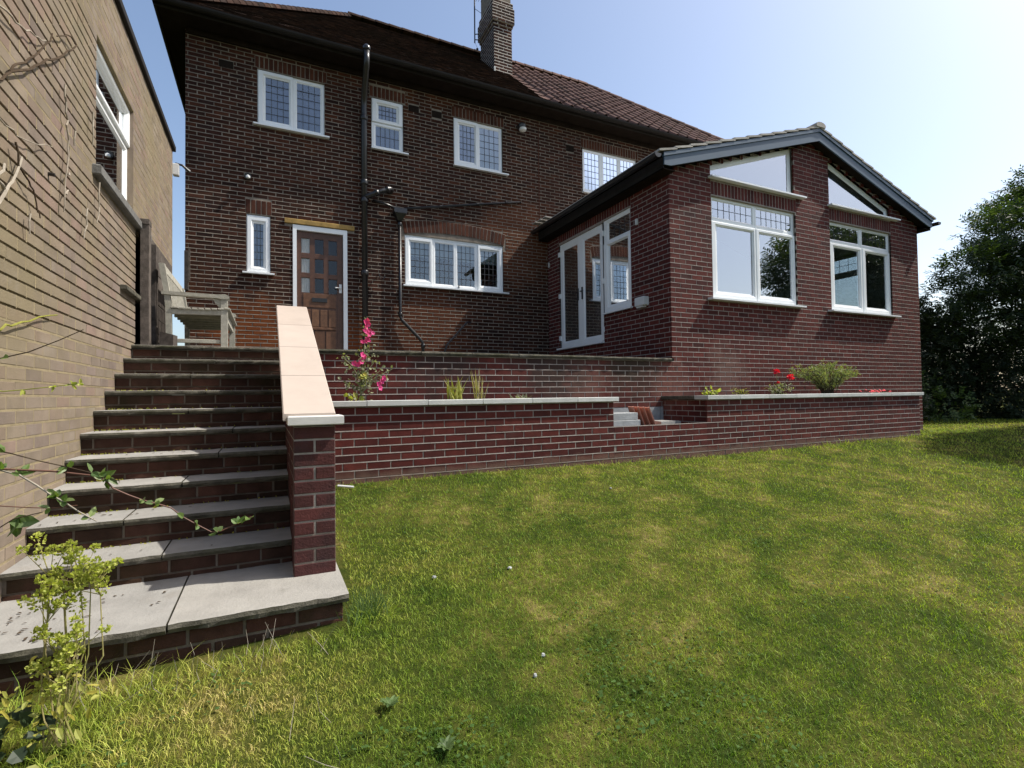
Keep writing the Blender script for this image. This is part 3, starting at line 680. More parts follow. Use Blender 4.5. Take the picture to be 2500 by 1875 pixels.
m = MB(); m.loops([[(2.247-w, 9.585-d, z), (2.247+w, 9.585-d, z), (2.247+w, 9.605, z), (2.247-w, 9.605, z)] for w, d, z in ((.045, .07, 3.33), (.06, .09, 3.37), (.105, .12, 3.455), (.12, .135, 3.465), (.12, .135, 3.55))])
m.build('hopper_head', 'black_iron', HP)
for z in (3.27, 1.56, .98): m = MB(); m.lathe((2.247 if z > 1 else 2.668, 9.555 if z > 1 else 9.52, z), [(.038, -.035), (.043, -.02), (.043, .02), (.038, .035)]); m.build('collar', 'black_iron', HP, True)
pipe('waste_pipe', [(1.75, 9.57, 3.66), (1.95, 9.56, 3.63), (2.17, 9.54, 3.565)], .022, parent=HP)
wp = pipe('waste_pipe', [(2.33, 9.54, 3.575), (4.77, 9.57, 4.085), (4.83, 9.60, 4.095)], .023, parent=HP)
for t in (.3, .62, .88): x = 2.33+2.44*t; z = 3.575+.51*t; m = MB(); m.tube([(x-.02, 9.55, z-.004), (x+.02, 9.55, z+.004)], .030); m.build('bracket', 'black_iron', HP)

# ================================================================ EXTENSION
X_ = thing('house_extension', 'newer red brick gabled extension with slate blue bargeboards, large white windows and grey tiled roof', 'house extension', (8.8, 7.7, -.7))
AX = 8.8378; SLP = .312; ZA_ = 4.455
def zroof(x): return ZA_ - SLP*abs(x-AX)
FE = Frame(0, YE, 0)
def eclip(z):
    z += .02
    if z <= zroof(XE)+.06: return (XE, XR)
    h = (ZA_+.06-z)/SLP; return (AX-h, AX+h)
E1 = (6.358, 8.378, 1.503, 3.151); E2 = (9.320, 11.240, 1.490, 3.148)
def tz(x): return 3.618+(x-6.350)*.3337
def tz2(x): return 4.262-(x-9.320)*.336
exh = [E1, E2]
for i in range(40):      # stepped opening behind the raking windows
    a0, a1 = 6.350+2.0*i/40, 6.350+2.0*(i+1)/40; exh.append((a0, a1, 3.446, tz(a1)+.012, 0))
    a0, a1 = 9.320+1.912*i/40, 9.320+1.912*(i+1)/40; exh.append((a0, a1, 3.44, tz2(a0)+.012, 0))
ex = soldiers(6.352, 8.40, 3.165, 3.385)+soldiers(9.315, 11.25, 3.165, 3.385)
brickwork(X_, FE, XE, XR, -.95, 4.5, 'brick_red', 'mortar_red', 1.6129-2.25, 225, holes=exh, reserve=[(6.352, 8.40, 3.15, 3.44), (9.315, 11.25, 3.15, 3.44)],
          clip=eclip, extra=ex, extra_mat='brick_red', gap=.0095, rec=.003, struck=.003, phase=.06)
FS = Frame(XE, 0, -math.pi/2)
FD = (-9.146, -7.610, .978, 3.1265); SD = (-7.610, -6.820, 1.473, 3.151)
ex = soldiers(-9.146, -6.80, 3.165, 3.36)
brickwork(X_, FS, -YH, -YE, .35, 3.42, 'brick_red', 'mortar_red', 1.6129-2.25, 60, holes=[FD, SD], reserve=[(-9.15, -6.80, 3.14, 3.37)], extra=ex, extra_mat='brick_red', phase=.02)
FR = Frame(XR, 0, math.pi/2)
RW = (6.78, 7.75, 1.45, 3.13)
brickwork(X_, FR, YE, YH, -.95, 3.4, 'brick_red', 'mortar_red', 1.6129-2.25, 0, holes=[RW], reveal=.25)
# inside
m = MB(); m.box(5.62, 12.05, 6.03, 9.55, .75, .90); m.quad((5.6, 9.54, .9), (12.1, 9.54, .9), (12.1, 9.54, zroof(12.1)), (AX, 9.54, ZA_), (5.6, 9.54, zroof(5.6)))
for a, b_ in ((5.6, AX), (AX, 12.08)): m.quad((a, 6.02, zroof(a)+.02), (b_, 6.02, zroof(b_)+.02), (b_, 9.54, zroof(b_)+.02), (a, 9.54, zroof(a)+.02))
for (y0, y1, z0, z1) in ((6.02, RW[0], .9, 3.45), (RW[1], 9.54, .9, 3.45), (RW[0], RW[1], .9, RW[2]), (RW[0], RW[1], RW[3], 3.45)): m.quad((12.05, y0, z0), (12.05, y1, z0), (12.05, y1, z1), (12.05, y0, z1))
for (y0, y1, z0, z1) in ((6.02, 6.80, .9, 3.38), (9.16, 9.54, .9, 3.38), (6.80, 7.60, .9, 1.46), (6.8, 9.16, 3.16, 3.38)): m.quad((5.62, y0, z0), (5.62, y1, z0), (5.62, y1, z1), (5.62, y0, z1))
m.build('interior', 'plaster', X_)
window(X_, FR, RW, [((RW[0], RW[1], 2.70, RW[3]), (6.86, 7.67, 2.78, 3.08), False, (4, 2)), ((RW[0], RW[1], RW[2], 2.70), (6.88, 7.65, 1.56, 2.64), True, None)], yf=.05)
def bigwin(E, xm0, xm1, px, lead):
    a0, a1, z0, z1 = E; xm = (xm0+xm1)/2
    return window(X_, FE, E, [((a0, xm, 2.757, z1), (a0+.078, xm0, 2.835, z1-.055), False, lead), ((xm, a1, 2.757, z1), (xm1, a1-.055, 2.835, z1-.055), False, lead),
        ((a0, xm, z0, 2.757), (px[0], px[1], z0+.135, 2.690), True, None), ((xm, a1, z0, 2.757), (px[2], px[3], z0+.135, 2.690), True, None)], yf=.045, glass='glass_bright', lw=.003,
        sill=(a0-.12, a1+.08, z0, .11))
bigwin(E1, 7.334, 7.444, (6.512, 7.327, 7.505, 8.300), (7, 2)); bigwin(E2, 10.262, 10.380, (9.500, 10.245, 10.470, 11.130), (7, 2))
def rake(P, Q, sx):
    w = window(X_, FE, P, [(P, Q, False, None)], yf=.055, glass='glass_bright', sill=sx); return w
P = [(6.350, 3.446), (8.350, 3.446), (8.350, 4.312), (6.350, 3.645)]; Q = [(6.425, 3.500), (8.270, 3.500), (8.270, 4.195), (6.425, 3.580)]
rake(P, Q, (6.30, 8.57, 3.446, .09))
P = [(9.320, 3.44), (11.232, 3.44), (11.232, 3.645), (9.320, 4.290)]; Q = [(9.398, 3.494), (11.150, 3.494), (11.150, 3.580), (9.398, 4.165)]
rake(P, Q, (9.27, 11.44, 3.44, .09))
# french doors and side light
m = MB(FS); po = rect(FD)
fd = window(X_, FS, FD, [((-9.146, -8.385, FD[2], FD[3]), (-9.015, -8.508, 1.105, 2.985), False, None), ((-8.385, -7.610, FD[2], FD[3]), (-8.252, -7.755, 1.105, 2.985), False, None)], yf=.03, glass='glass_dim')
for a in (-8.475, -8.330):
    m = MB(FS); m.cbox(a-.014, a+.014, .010, .032, 1.86, 2.10); m.tube([(a, .02, 2.01), (a, -.03, 2.01), (a-.11 if a < -8.4 else a+.11, -.035, 2.01)], .010); m.build('handle', 'black_iron', fd)
for z in (1.18, 2.06, 2.93):
    for a in (-9.16, -7.62): m = MB(FS); m.cbox(a-.02, a+.03, -.004, .05, z-.05, z+.05); m.build('hinge', 'upvc', fd)
m = MB(FS); m.cbox(-9.20, -7.60, -.06, .06, .935, .972); m.build('door_sill', 'upvc', fd)
for (a0, a1) in ((-8.30, -7.72),):
    n = 24; m = MB(FS); L = [[(a0+(a1-a0)*i/n, .30+.03*math.sin(i*1.6), z) for i in range(n+1)] for z in (.92, 3.05)]; m.loops(L, cap=False, close=False); m.build('curtain', 'curtain', fd)
sl = window(X_, FS, SD, [((SD[0], SD[1], 2.725, SD[3]), (-7.463, -6.880, 2.778, 3.075), False, (4, 2)), ((SD[0], SD[1], SD[2], 2.725), (-7.455, -6.930, 1.602, 2.668), True, None)], yf=.03, glass='glass_dim', sill=(-7.60, -6.79, SD[2], .05))
n = 10; m = MB(FS); L = [[(-7.12+.16*i/n, .25+.02*math.sin(i*1.9), z) for i in range(n+1)] for z in (1.5, 3.0)]; m.loops(L, cap=False, close=False); m.build('curtain', 'curtain', sl)
# roof of the extension
YF0, YF1 = 5.700, YH
EXL, EXR = 5.20, 2*AX-5.20
m = MB()
m.hexa([(EXL, YF0+.04, zroof(EXL)+.19), (AX, YF0+.04, ZA_+.19), (AX, YF1, ZA_+.19), (EXL, YF1, zroof(EXL)+.19)], [(EXL, YF0+.04, zroof(EXL)+.235), (AX, YF0+.04, ZA_+.235), (AX, YF1, ZA_+.235), (EXL, YF1, zroof(EXL)+.235)])
m.hexa([(AX, YF0+.04, ZA_+.19), (EXR, YF0+.04, zroof(EXR)+.19), (EXR, YF1, zroof(EXR)+.19), (AX, YF1, ZA_+.19)], [(AX, YF0+.04, ZA_+.235), (EXR, YF0+.04, zroof(EXR)+.235), (EXR, YF1, zroof(EXR)+.235), (AX, YF1, ZA_+.235)])
XRO = m.build('roof', 'soffit_dark', X_)
for sg, nm in ((-1, 0), (1, 1)):
    def bp(d, y, z): return (AX+sg*d, y, ZA_-SLP*d+z)
    dE = AX-EXL-.06
    m = MB(); b0 = [bp(0, YF0+.03, 0), bp(dE-.12, YF0+.03, 0), bp(dE, YF0+.03, .035), bp(dE, YF0+.03, .155), bp(0, YF0+.03, .155)]
    t0 = [(p[0], YF0+.055, p[2]) for p in b0]; m.hexa(b0 if sg > 0 else b0[::-1], t0 if sg > 0 else t0[::-1]); m.build('bargeboard', 'fascia_blue', X_)
    m = MB(); b0 = [bp(0, YF0+.012, .158), bp(dE+.02, YF0+.012, .158), bp(dE+.02, YF0+.012, .212), bp(0, YF0+.012, .212)]; t0 = [(p[0], YF0+.055, p[2]) for p in b0]
    m.hexa(b0 if sg > 0 else b0[::-1], t0 if sg > 0 else t0[::-1]); m.build('capping', 'fascia_blue', X_)
    m = MB(); b0 = [bp(0, YF0+.056, .02), bp(dE, YF0+.056, .02), bp(dE, YE, .02), bp(0, YE, .02)]; t0 = [(p[0], p[1], p[2]+.03) for p in b0]
    m.hexa(b0, t0); m.build('soffit', 'soffit_dark', X_)
    # tiles, course over course, so the verge shows its steps
    ncr = 12; gl = (AX-EXL+.03)/ncr; nx = 12; gw = (YF1-YF0)/nx
    for r in range(ncr):
        for c in range(nx):
            d1 = (AX-EXL+.05)-r*gl; d0 = d1-gl*1.12 if r < ncr-1 else d1-gl*.98; y0 = YF0+c*gw+.002; y1 = y0+gw-.004
            m = MB(); lo, hi = .274, .248
            b0 = [bp(d1, y0, lo-.032), bp(d1, y1, lo-.032), bp(d0, y1, hi-.030), bp(d0, y0, hi-.030)]; t0 = [bp(d1, y0, lo), bp(d1, y1, lo), bp(d0, y1, hi), bp(d0, y0, hi)]
            m.hexa(b0, t0); m.build('roof_tile', 'tile_grey', XRO)
    xg = AX+sg*(AX-EXL+.10); zg = zroof(EXL)+.17
    m = MB(); L = []
    for y in (YF0-.02 if sg < 0 else YF0-.03, YF1-.05): L.append([(xg+.060*math.cos(t), y, zg+.060*math.sin(t)) for t in [math.pi+math.pi*k/7 for k in range(8)]]+[(xg+.05, y, zg+.003), (xg-.05, y, zg+.003)])
    m.loops(L); m.build('gutter', 'upvc' if 0 else 'black_iron', X_)
    m = MB(); m.cbox(min(AX+sg*(dE-.02), AX+sg*dE), max(AX+sg*(dE-.02), AX+sg*dE), YF0+.06, YF1, zroof(EXL)+.00, zroof(EXL)+.19); m.build('fascia', 'fascia_dark', X_)
    m = MB(); q0, q1 = sorted((AX+sg*dE, XE if sg < 0 else XR)); m.box(q0, q1, YF0+.06, YF1, zroof(EXL)+.0, zroof(EXL)+.02); m.build('eaves_soffit', 'soffit_dark', X_)
for i in range(9):
    y0 = YF0-.012+i*.43; m = MB(); z = ZA_+.262
    L = [[(AX+.13*math.cos(t), y, z+.055*math.sin(t)+(.0 if k else 0)) for k, t in enumerate([math.pi*k/6 for k in range(7)])]+[(AX-.12, y, z-.035), (AX+.12, y, z-.035)] for y in (y0, y0+.425)]
    m.loops(L); m.build('ridge_tile', 'tile_grey', XRO)
for i in range(3):
    m = MB(); m.cbox(5.02+.03*i, 5.36, 9.30-.16*i, 9.44-.16*i, 3.60+.010*i, 3.622+.010*i, .003); m.build('eaves_tile', 'tile_grey', XRO)

# ================================================================ LEFT NEIGHBOUR
N = thing('neighbouring_house', 'flat topped buff brick building rising beside the steps with one white window', 'house', (-2.6, 4.8, -1.2))
FN = Frame(XL, 0, math.pi/2)
NW = (4.81, 6.00, 1.775, 2.805); ND = (6.10, 7.0, .45, 1.665)
brickwork(N, FN, 1.2, 8.222, -1.45, 3.41, 'brick_buff', 'mortar_buff', .1109, 290, holes=[NW, ND], reserve=[(4.72, 6.55, 1.69, 1.775)], ch=.003, jit=.0015, rec=.009, struck=0, cover=False, gap=.011, reveal=.12, worn=.09)
m = MB(); m.quad((XL, 8.222, -1.45), (-4, 8.222, -1.45), (-4, 8.222, 3.41), (XL, 8.222, 3.41)); m.quad((-4, 1.2, -1.45), (XL, 1.2, -1.45), (XL, 1.2, 3.41), (-4, 1.2, 3.41)); m.quad((-4, 1.2, -1.45), (-4, 8.222, -1.45), (-4, 8.222, 3.41), (-4, 1.2, 3.41))
m.build('side_wall', 'brick_buff', N)
m = MB(); m.cbox(-4.03, XL+.035, 1.15, 8.26, 3.412, 3.49, .008); m.build('roof_edge', 'fascia_dark', N)
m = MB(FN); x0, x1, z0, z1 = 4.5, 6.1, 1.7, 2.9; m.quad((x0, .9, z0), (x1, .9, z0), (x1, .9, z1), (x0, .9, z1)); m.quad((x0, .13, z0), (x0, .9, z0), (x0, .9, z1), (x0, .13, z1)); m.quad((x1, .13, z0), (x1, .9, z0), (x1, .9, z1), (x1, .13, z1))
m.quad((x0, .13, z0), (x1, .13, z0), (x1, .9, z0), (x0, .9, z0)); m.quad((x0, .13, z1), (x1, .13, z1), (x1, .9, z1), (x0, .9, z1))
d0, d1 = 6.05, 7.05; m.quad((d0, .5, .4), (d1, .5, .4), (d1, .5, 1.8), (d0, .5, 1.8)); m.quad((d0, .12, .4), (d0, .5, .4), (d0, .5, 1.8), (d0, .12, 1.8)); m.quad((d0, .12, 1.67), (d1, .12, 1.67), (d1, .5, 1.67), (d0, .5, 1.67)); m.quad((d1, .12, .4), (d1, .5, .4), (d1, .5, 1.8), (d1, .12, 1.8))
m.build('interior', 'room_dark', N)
m = MB(FN); m.box(NW[1]-.007, NW[1]-.001, .001, .056, NW[2], NW[3]); m.build('jamb', 'brick_buff', N)
window(N, FN, NW, [((NW[0], NW[1], 2.44, NW[3]), (4.90, 5.91, 2.50, 2.735), True, None), ((NW[0], NW[1], NW[2], 2.44), (4.875, 5.935, 1.85, 2.39), False, None)], yf=.05)
m = MB(FN); m.cbox(4.72, 6.55, -.055, .05, 1.690, 1.772, .01); m.build('window_ledge', 'rough_concrete', N)
m = MB(FN); m.cbox(5.52, 6.28, -.05, .04, .985, 1.030, .006); m.build('stone_ledge', 'stone_edge', N)
m = MB(FN); m.tube([(3.89, .0, 1.355), (3.89, -.03, 1.352)], .011); m.build('wall_plug', 'black_iron', N)

# ================================================================ TERRACE, STEPS
t = put(np_mesh('terrace_floor', *grid(np.linspace(XL, XE, 8), np.linspace(YE+.02, YH, 6), lambda x, y: ZT-.045+0*x), 'rough_concrete'), 'terrace_floor', None, None, (0, 0, 0)); t['kind'] = 'structure'
TW = thing('terrace_wall', 'low red brick terrace wall with rough stone edging running behind the planting bed', 'retaining wall', (2.9, YE, -.9))
brickwork(TW, FE, .345, XE, -.187, ZT-.045, 'brick_red', 'mortar_red', 1.6129-2.25, 165, rec=.003, struck=.003, gap=.010, phase=.1)
for x0 in np.arange(.345, XE, .64):
    m = MB(); x1 = min(x0+.635, XE-.004); n = 9
    fr_ = [(x0+(x1-x0)*i/n, YE-.035+R.uniform(-.010, .010)) for i in range(n+1)]
    zt = ZT-R.uniform(.001, .006)
    L = [[(x, y+R.uniform(0, .02), zt-.042) for x, y in fr_], [(x, y-.004, zt-.018) for x, y in fr_], [(x, y+R.uniform(.003, .012), zt) for x, y in fr_], [(x, YE+.45, zt) for x, y in fr_], [(x, YE+.45, zt-.042) for x, y in fr_]]
    m.loops(L+[L[0]], cap=False, close=False)
    m.f.append(tuple([0, n+1, 2*(n+1), 3*(n+1), 4*(n+1)])); m.build('edging_stone', 'stone_edge', TW)
for x0 in np.arange(.345, XE, .445):
    m = MB(FE); m.cbox(x0+.002, min(x0+.441, XE)-.002, .002, .10, -.42, -.190, .004); m.build('concrete_block', 'concrete', TW)
ST = thing('garden_steps', 'flight of ten brick steps with sandstone treads between the buff wall and the sloping wall', 'steps', (-.5, 4.3, -1.1))
def flag(x0, x1, y0, y1, zt, th, rough=.010, mat='stone_flag', parent=ST, right=False, name='tread_slab'):
    m = MB(); n = max(6, int((x1-x0)/.05)); xs_ = [x0+(x1-x0)*i/n for i in range(n+1)]
    e1 = [y0+R.uniform(-rough, rough)*.5 for _ in xs_]; e2 = [e+R.uniform(.002, rough) for e in e1]; e0 = [e+R.uniform(.0, rough*1.6) for e in e1]
    L = [[(x, y1, zt-th) for x in xs_], [(x, e0[i], zt-th) for i, x in enumerate(xs_)], [(x, e1[i], zt-th*.5) for i, x in enumerate(xs_)], [(x, e2[i], zt-.002) for i, x in enumerate(xs_)], [(x, e2[i]+.012, zt) for i, x in enumerate(xs_)], [(x, y1, zt+R.uniform(-.002, .002)) for x in xs_]]
    m.loops(L+[L[0]], cap=False, close=False); k = n+1
    m.f.append(tuple(j*k for j in range(6))); m.f.append(tuple(j*k+n for j in range(5, -1, -1)))
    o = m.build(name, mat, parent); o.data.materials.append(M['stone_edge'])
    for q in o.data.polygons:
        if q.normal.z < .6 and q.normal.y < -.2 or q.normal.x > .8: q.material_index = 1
    return o
XS = .125
GO, RI, YS0 = .2897, .152, 5.9336
for i in range(0, 10):
    zt = ZT - RI*i; yn = YS0-GO*i; f = Frame(0, yn+.018, 0)
    rows = [(0, zt-.036-.010-.062, zt-.036-.008), (1, zt-RI+.002, zt-.036-.010-.062-.010)]
    brickwork(ST, f, XL+.001, XS, zt-RI, zt-.036, 'brick_step', 'mortar_step', 0, 14, rows=rows, holes=(), gap=.012, rec=.005, struck=0, cover=False, phase=R.uniform(0, .2), mname='riser')
    cut = R.uniform(-.75, -.15)
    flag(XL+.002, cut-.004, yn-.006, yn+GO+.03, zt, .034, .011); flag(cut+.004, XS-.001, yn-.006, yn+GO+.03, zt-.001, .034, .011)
ZS = -.969; YB = 2.656
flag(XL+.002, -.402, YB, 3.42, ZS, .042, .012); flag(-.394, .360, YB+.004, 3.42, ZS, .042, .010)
f = Frame(0, YB+.045, 0); brickwork(ST, f, XL+.001, .335, -1.40, ZS-.044, 'brick_step', 'mortar_step', ZS-.048, 14, gap=.014, rec=.006, struck=0, cover=False, mname='riser')
f = Frame(.335, 0, math.pi/2); brickwork(ST, f, YB+.045, 3.04, -1.40, ZS-.044, 'brick_step', 'mortar_step', ZS-.048, 0, gap=.014, struck=0, cover=False, mname='riser')
# sloping wall with cream coping
SW_ = thing('stair_wall', 'red brick wall beside the steps ending in a pier, capped with sloping cream coping stones', 'wall', (.23, 4.3, -.97))
CK = (.92+.085)/2.4
def zc(y): return -.085+CK*(y-3.1)
YP = 3.041
f = Frame(0, YP, 0); brickwork(SW_, f, .125, .340, ZS, -.150, 'brick_pier', 'mortar_red', -.2286-.75, 24, rows=None, gap=.013, rec=.004, struck=.003, phase=0,
          holes=(), mname='pier_face', reserve=[(.125, .34, -2, 2)],
          extra=[e for k in range(-1, 12) for e in ([(.126, .339, -.2286-.075*k-.068, -.2286-.075*k-.004)] if k % 2 == 1 or k == -1 else [(.126, .226, -.2286-.075*k-.068, -.2286-.075*k-.004), (.237, .339, -.2286-.075*k-.068, -.2286-.075*k-.004)]) if -.2286-.075*k-.07 > ZS-.02])
def sclip(z): y = (z+.085+.05)/CK+3.1; return (-5.5, -max(YP+.003, y))
f = Frame(.125, 0, -math.pi/2); brickwork(SW_, f, -5.5, -YP-.003, ZS, .85, 'brick_pier', 'mortar_red', -.2286-.75, 60, clip=sclip, gap=.013, struck=0, cover=False, mname='inner_face')
f = Frame(.340, 0, math.pi/2); brickwork(SW_, f, YP+.003, 5.5, -1.1, .85, 'brick_red', 'mortar_red', -.2286-.75, 0, clip=lambda z: (max(YP+.003, (z+.135)/CK+3.1), 5.5), gap=.013, struck=0, cover=False, mname='outer_face')
m = MB(); m.hexa([(.13, YP+.01, -1.1), (.335, YP+.01, -1.1), (.335, 5.49, -1.1), (.13, 5.49, -1.1)], [(.13, YP+.01, zc(YP)-.06), (.335, YP+.01, zc(YP)-.06), (.335, 5.49, zc(5.49)-.06), (.13, 5.49, zc(5.49)-.06)]); m.build('core', 'mortar_red', SW_)
for y0, y1 in ((3.105, 3.670), (3.676, 4.254), (4.260, 4.849), (4.855, 5.50)):
    m = MB(); c = .006; th = .040
    def L_(y, k): return [(.072+k, y, zc(y)-th), (.350-k, y, zc(y)-th), (.350, y, zc(y)-th+c), (.350, y, zc(y)-c), (.350-c, y, zc(y)), (.072+c, y, zc(y)), (.072, y, zc(y)-c), (.072, y, zc(y)-th+c)]
    m.loops([L_(y0, c), L_(y1, c)]); m.build('coping_stone', 'stone_cream', SW_)
m = MB(); m.cbox(.094, .384, 3.000, 3.20, -.146, -.0955, .005); m.build('pier_cap', 'cap_stone', SW_)

# ================================================================ PLANTING BED
PW = thing('planter_wall', 'long low red brick planter wall with pale grey coping and a gap at its middle', 'planter wall', (5.3, 5.03, -.9))
FP = Frame(0, 5.030, 0)
pkw = dict(gap=.010, rec=.003, struck=.0032)
def pclip(lo, hi, zlow=None): return lambda z: (lo, hi)
brickwork(PW, FP, .341, 3.745, -1.05, -.083, 'brick_red', 'mortar_red', -.3132-.75, 150, phase=.06, **pkw)
brickwork(PW, FP, 3.746, 5.265, -1.05, -.392, 'brick_red', 'mortar_red', -.3132-.75, 40, phase=.06, **pkw)
brickwork(PW, FP, 5.266, 10.31, -1.05, -.083, 'brick_red', 'mortar_red', -.3132-.75, 100, phase=.06, **pkw)
f = Frame(5.29, 0, -math.pi/2); brickwork(PW, f, -YE+.002, -5.05, -.42, -.083, 'brick_red', 'mortar_red', -.3132-.75, 10, gap=.012, struck=0, cover=False, mname='return_wall')
f = Frame(3.745, 0, math.pi/2); brickwork(PW, f, 5.034, YE-.002, -.42, -.083, 'brick_red', 'mortar_red', -.3132-.75, 0, gap=.012, struck=0, cover=False, mname='return_wall')
f = Frame(10.31, 0, math.pi/2); brickwork(PW, f, 5.034, YE-.002, -1.05, -.083, 'brick_red', 'mortar_red', -.3132-.75, 0, gap=.012, struck=0, cover=False, mname='return_wall')
m = MB(); m.box(3.76, 5.264, 5.04, 5.14, -1.05, -.400); m.build('low_wall_core', 'mortar_red', PW)
def cope(x0, x1, y0=4.990, y1=5.235, mt='stone_grey'):
    m = MB(); m.cbox(x0+.003, x1-.003, y0, y1, -.081, -.028+R.uniform(-.002, .002), .004); m.build('coping_stone', mt, PW)
for a, b_ in zip((.40, .848, 1.449, 2.04, 2.63, 3.218), (.848, 1.449, 2.04, 2.63, 3.218, 3.80)): cope(a, b_)
cr = [5.245, 5.845, 6.435, 7.023, 7.624, 8.206, 8.805, 9.396, 9.987, 10.29, 10.375]
for a, b_ in zip(cr, cr[1:]): cope(a, b_)
for y0, y1 in ((5.236, 5.52), (5.523, 5.892)):
    m = MB(); m.cbox(5.248, 5.48, y0, y1, -.081, -.030, .004); m.build('coping_stone', 'stone_edge', PW)
def bed(x0, x1, nm):
    o = put(np_mesh(nm, *grid(np.arange(x0, x1+.01, .08), np.linspace(5.12, YE-.003, 10), lambda x, y: -.075+.02*np.sin(x*9+y*7)*np.sin(x*4.1)), 'soil'), nm, None, None, (0, 0, 0)); o['kind'] = 'structure'
bed(.345, 3.74, 'planter_soil'); bed(5.30, 10.30, 'planter_soil')
o = put(np_mesh('alcove_floor', *grid(np.linspace(3.75, 5.29, 12), np.linspace(5.13, YE-.003, 8), lambda x, y: -.425+0*x), 'rough_concrete'), 'alcove_floor', None, None, (0, 0, 0)); o['kind'] = 'structure'
# things left in the gap
def solid(name, label, cat, mat, fn, group=None):
    m = MB(); fn(m); return tag(m.build(name, mat), label, cat, group)
solid('concrete_block', 'lower grey concrete block lying flat at the left of the wall gap', 'block', 'concrete', lambda m: m.cbox(3.83, 4.42, 5.36, 5.60, -.424, -.335, .006))
solid('concrete_block', 'upper grey concrete block of the stack beside the leaning red tiles', 'block', 'concrete', lambda m: m.cbox(3.85, 4.39, 5.375, 5.61, -.333, -.240, .006))
lab = ['terracotta roof tile leaning rearmost against the grey blocks in the wall gap', 'terracotta roof tile second from the back of the leaning row', 'terracotta roof tile third from the back of the leaning row', 'frontmost terracotta roof tile of the leaning row in the wall gap']
for i in range(4):
    m = MB(); a = math.radians(20+i*1.5); x0 = 4.40+i*.046; y0 = 5.66-.06*i
    u = Vector((-math.sin(a), 0, math.cos(a))); v = Vector((.25, .968, 0)).normalized(); w = u.cross(v)
    o_ = Vector((x0+.12, y0-.16, -.423)); P = [o_, o_+v*.17, o_+v*.17+u*.275, o_+u*.275]; m.hexa([tuple(p) for p in P], [tuple(p+w*.013) for p in P])
    P = [o_+u*.255+v*.04-w*.02, o_+u*.255+v*.07-w*.02, o_+u*.272+v*.07-w*.02, o_+u*.272+v*.04-w*.02]; m.hexa([tuple(p) for p in P], [tuple(p+w*.02) for p in P])
    tag(m.build('roof_tile_leaning', 'terracotta'), lab[i], 'roof tile', 'terracotta tiles leaning in the gap')
solid('paving_offcut', 'pale paving offcut lying on the floor of the wall gap', 'paving slab', 'stone_flag', lambda m: m.hexa([(4.72, 5.30, -.424), (5.10, 5.34, -.424), (5.06, 5.60, -.424), (4.75, 5.58, -.424)], [(4.72, 5.30, -.366), (5.10, 5.34, -.370), (5.06, 5.60, -.366), (4.75, 5.58, -.36)]))

# ================================================================ TERRACE THINGS
B = thing('garden_bench', 'weathered cream slatted bench seen end on at the top of the steps', 'bench', (-.68, 6.95, ZT))
y0, y1 = 6.24, 7.62
for y in (y0, y1-.06):
    m = MB(); m.loops([[(x, y, z), (x+.052, y, z), (x+.052, y+.055, z), (x, y+.055, z)] for x, z in ((-.945, ZT), (-.952, .95), (-.965, 1.10), (-1.012, 1.41))]); m.build('leg', 'bench_paint', B)
    m = MB(); m.cbox(-.455, -.392, y, y+.06, ZT, 1.075, .006); m.build('leg', 'bench_paint', B)
    m = MB(); pr = [(-.985, 1.125), (-.50, 1.120), (-.42, 1.128), (-.385, 1.115), (-.372, 1.09), (-.385, 1.075), (-.44, 1.072), (-.50, 1.082), (-.985, 1.090)]
    m.hexa([(x, y-.012, z) for x, z in pr], [(x, y+.068, z) for x, z in pr]); m.build('arm_rest', 'bench_paint', B)
    m = MB(); pr = [(-.53, 1.082), (-.455, 1.075), (-.455, .985), (-.475, .995), (-.510, 1.03)]; m.hexa([(x, y+.008, z) for x, z in pr], [(x, y+.052, z) for x, z in pr]); m.build('arm_bracket', 'bench_paint', B)
    m = MB(); m.cbox(-.905, -.455, y+.012, y+.048, .600, .640, .004); m.build('stretcher', 'bench_paint', B)
    m = MB(); m.hexa([(-.90, y+.006, .895), (-.455, y+.006, .905), (-.455, y+.05, .905), (-.90, y+.05, .895)], [(-.90, y+.006, .945), (-.455, y+.006, .955), (-.455, y+.05, .955), (-.90, y+.05, .945)]); m.build('seat_rail', 'bench_paint', B)
for k in range(9):
    x = -.90+k*.060; m = MB(); zz = .952+.012*(k/8)-.012*math.sin(math.pi*k/8); m.cbox(x, x+.050, y0-.012, y1+.012, zz, zz+.020, .004); m.build('slat', 'bench_paint', B)
for k in range(6):
    y = y0+.18+k*.20; m = MB(); m.cbox(-.90, -.42, y, y+.03, .885, .949, .003); m.build('seat_bearer', 'seat_slat', B)
m = MB(); m.cbox(-.440, -.412, y0+.061, y1-.061, .875, .945, .004); m.build('front_rail', 'bench_paint', B)
m = MB(); m.loops([[(-1.00, y, 1.345), (-.968, y, 1.345), (-.978, y, 1.425), (-1.010, y, 1.425)] for y in (y0+.056, y1-.061)]); m.build('top_rail', 'bench_paint', B)
for k in range(13):
    y = y0+.10+k*.092; m = MB(); m.hexa([(-.925, y, .97), (-.907, y, .97), (-.907, y+.05, .97), (-.925, y+.05, .97)], [(-.990, y, 1.345), (-.972, y, 1.345), (-.972, y+.05, 1.345), (-.990, y+.05, 1.345)]); m.build('back_slat', 'bench_paint', B)
solid('timber_offcut', 'short square offcut of timber by the near back leg of the bench', 'timber', 'timber_old', lambda m: m.hexa([(-.98, 6.10, ZT), (-.86, 6.08, ZT), (-.84, 6.20, ZT), (-.96, 6.23, ZT)], [(-.98, 6.10, .69), (-.86, 6.08, .66), (-.84, 6.20, .66), (-.96, 6.23, .69)]))
G = thing('timber_gate_panel', 'grey weathered timber panel of horizontal boards propped against the buff wall behind the bench', 'timber panel', (-1.11, 7.0, ZT))
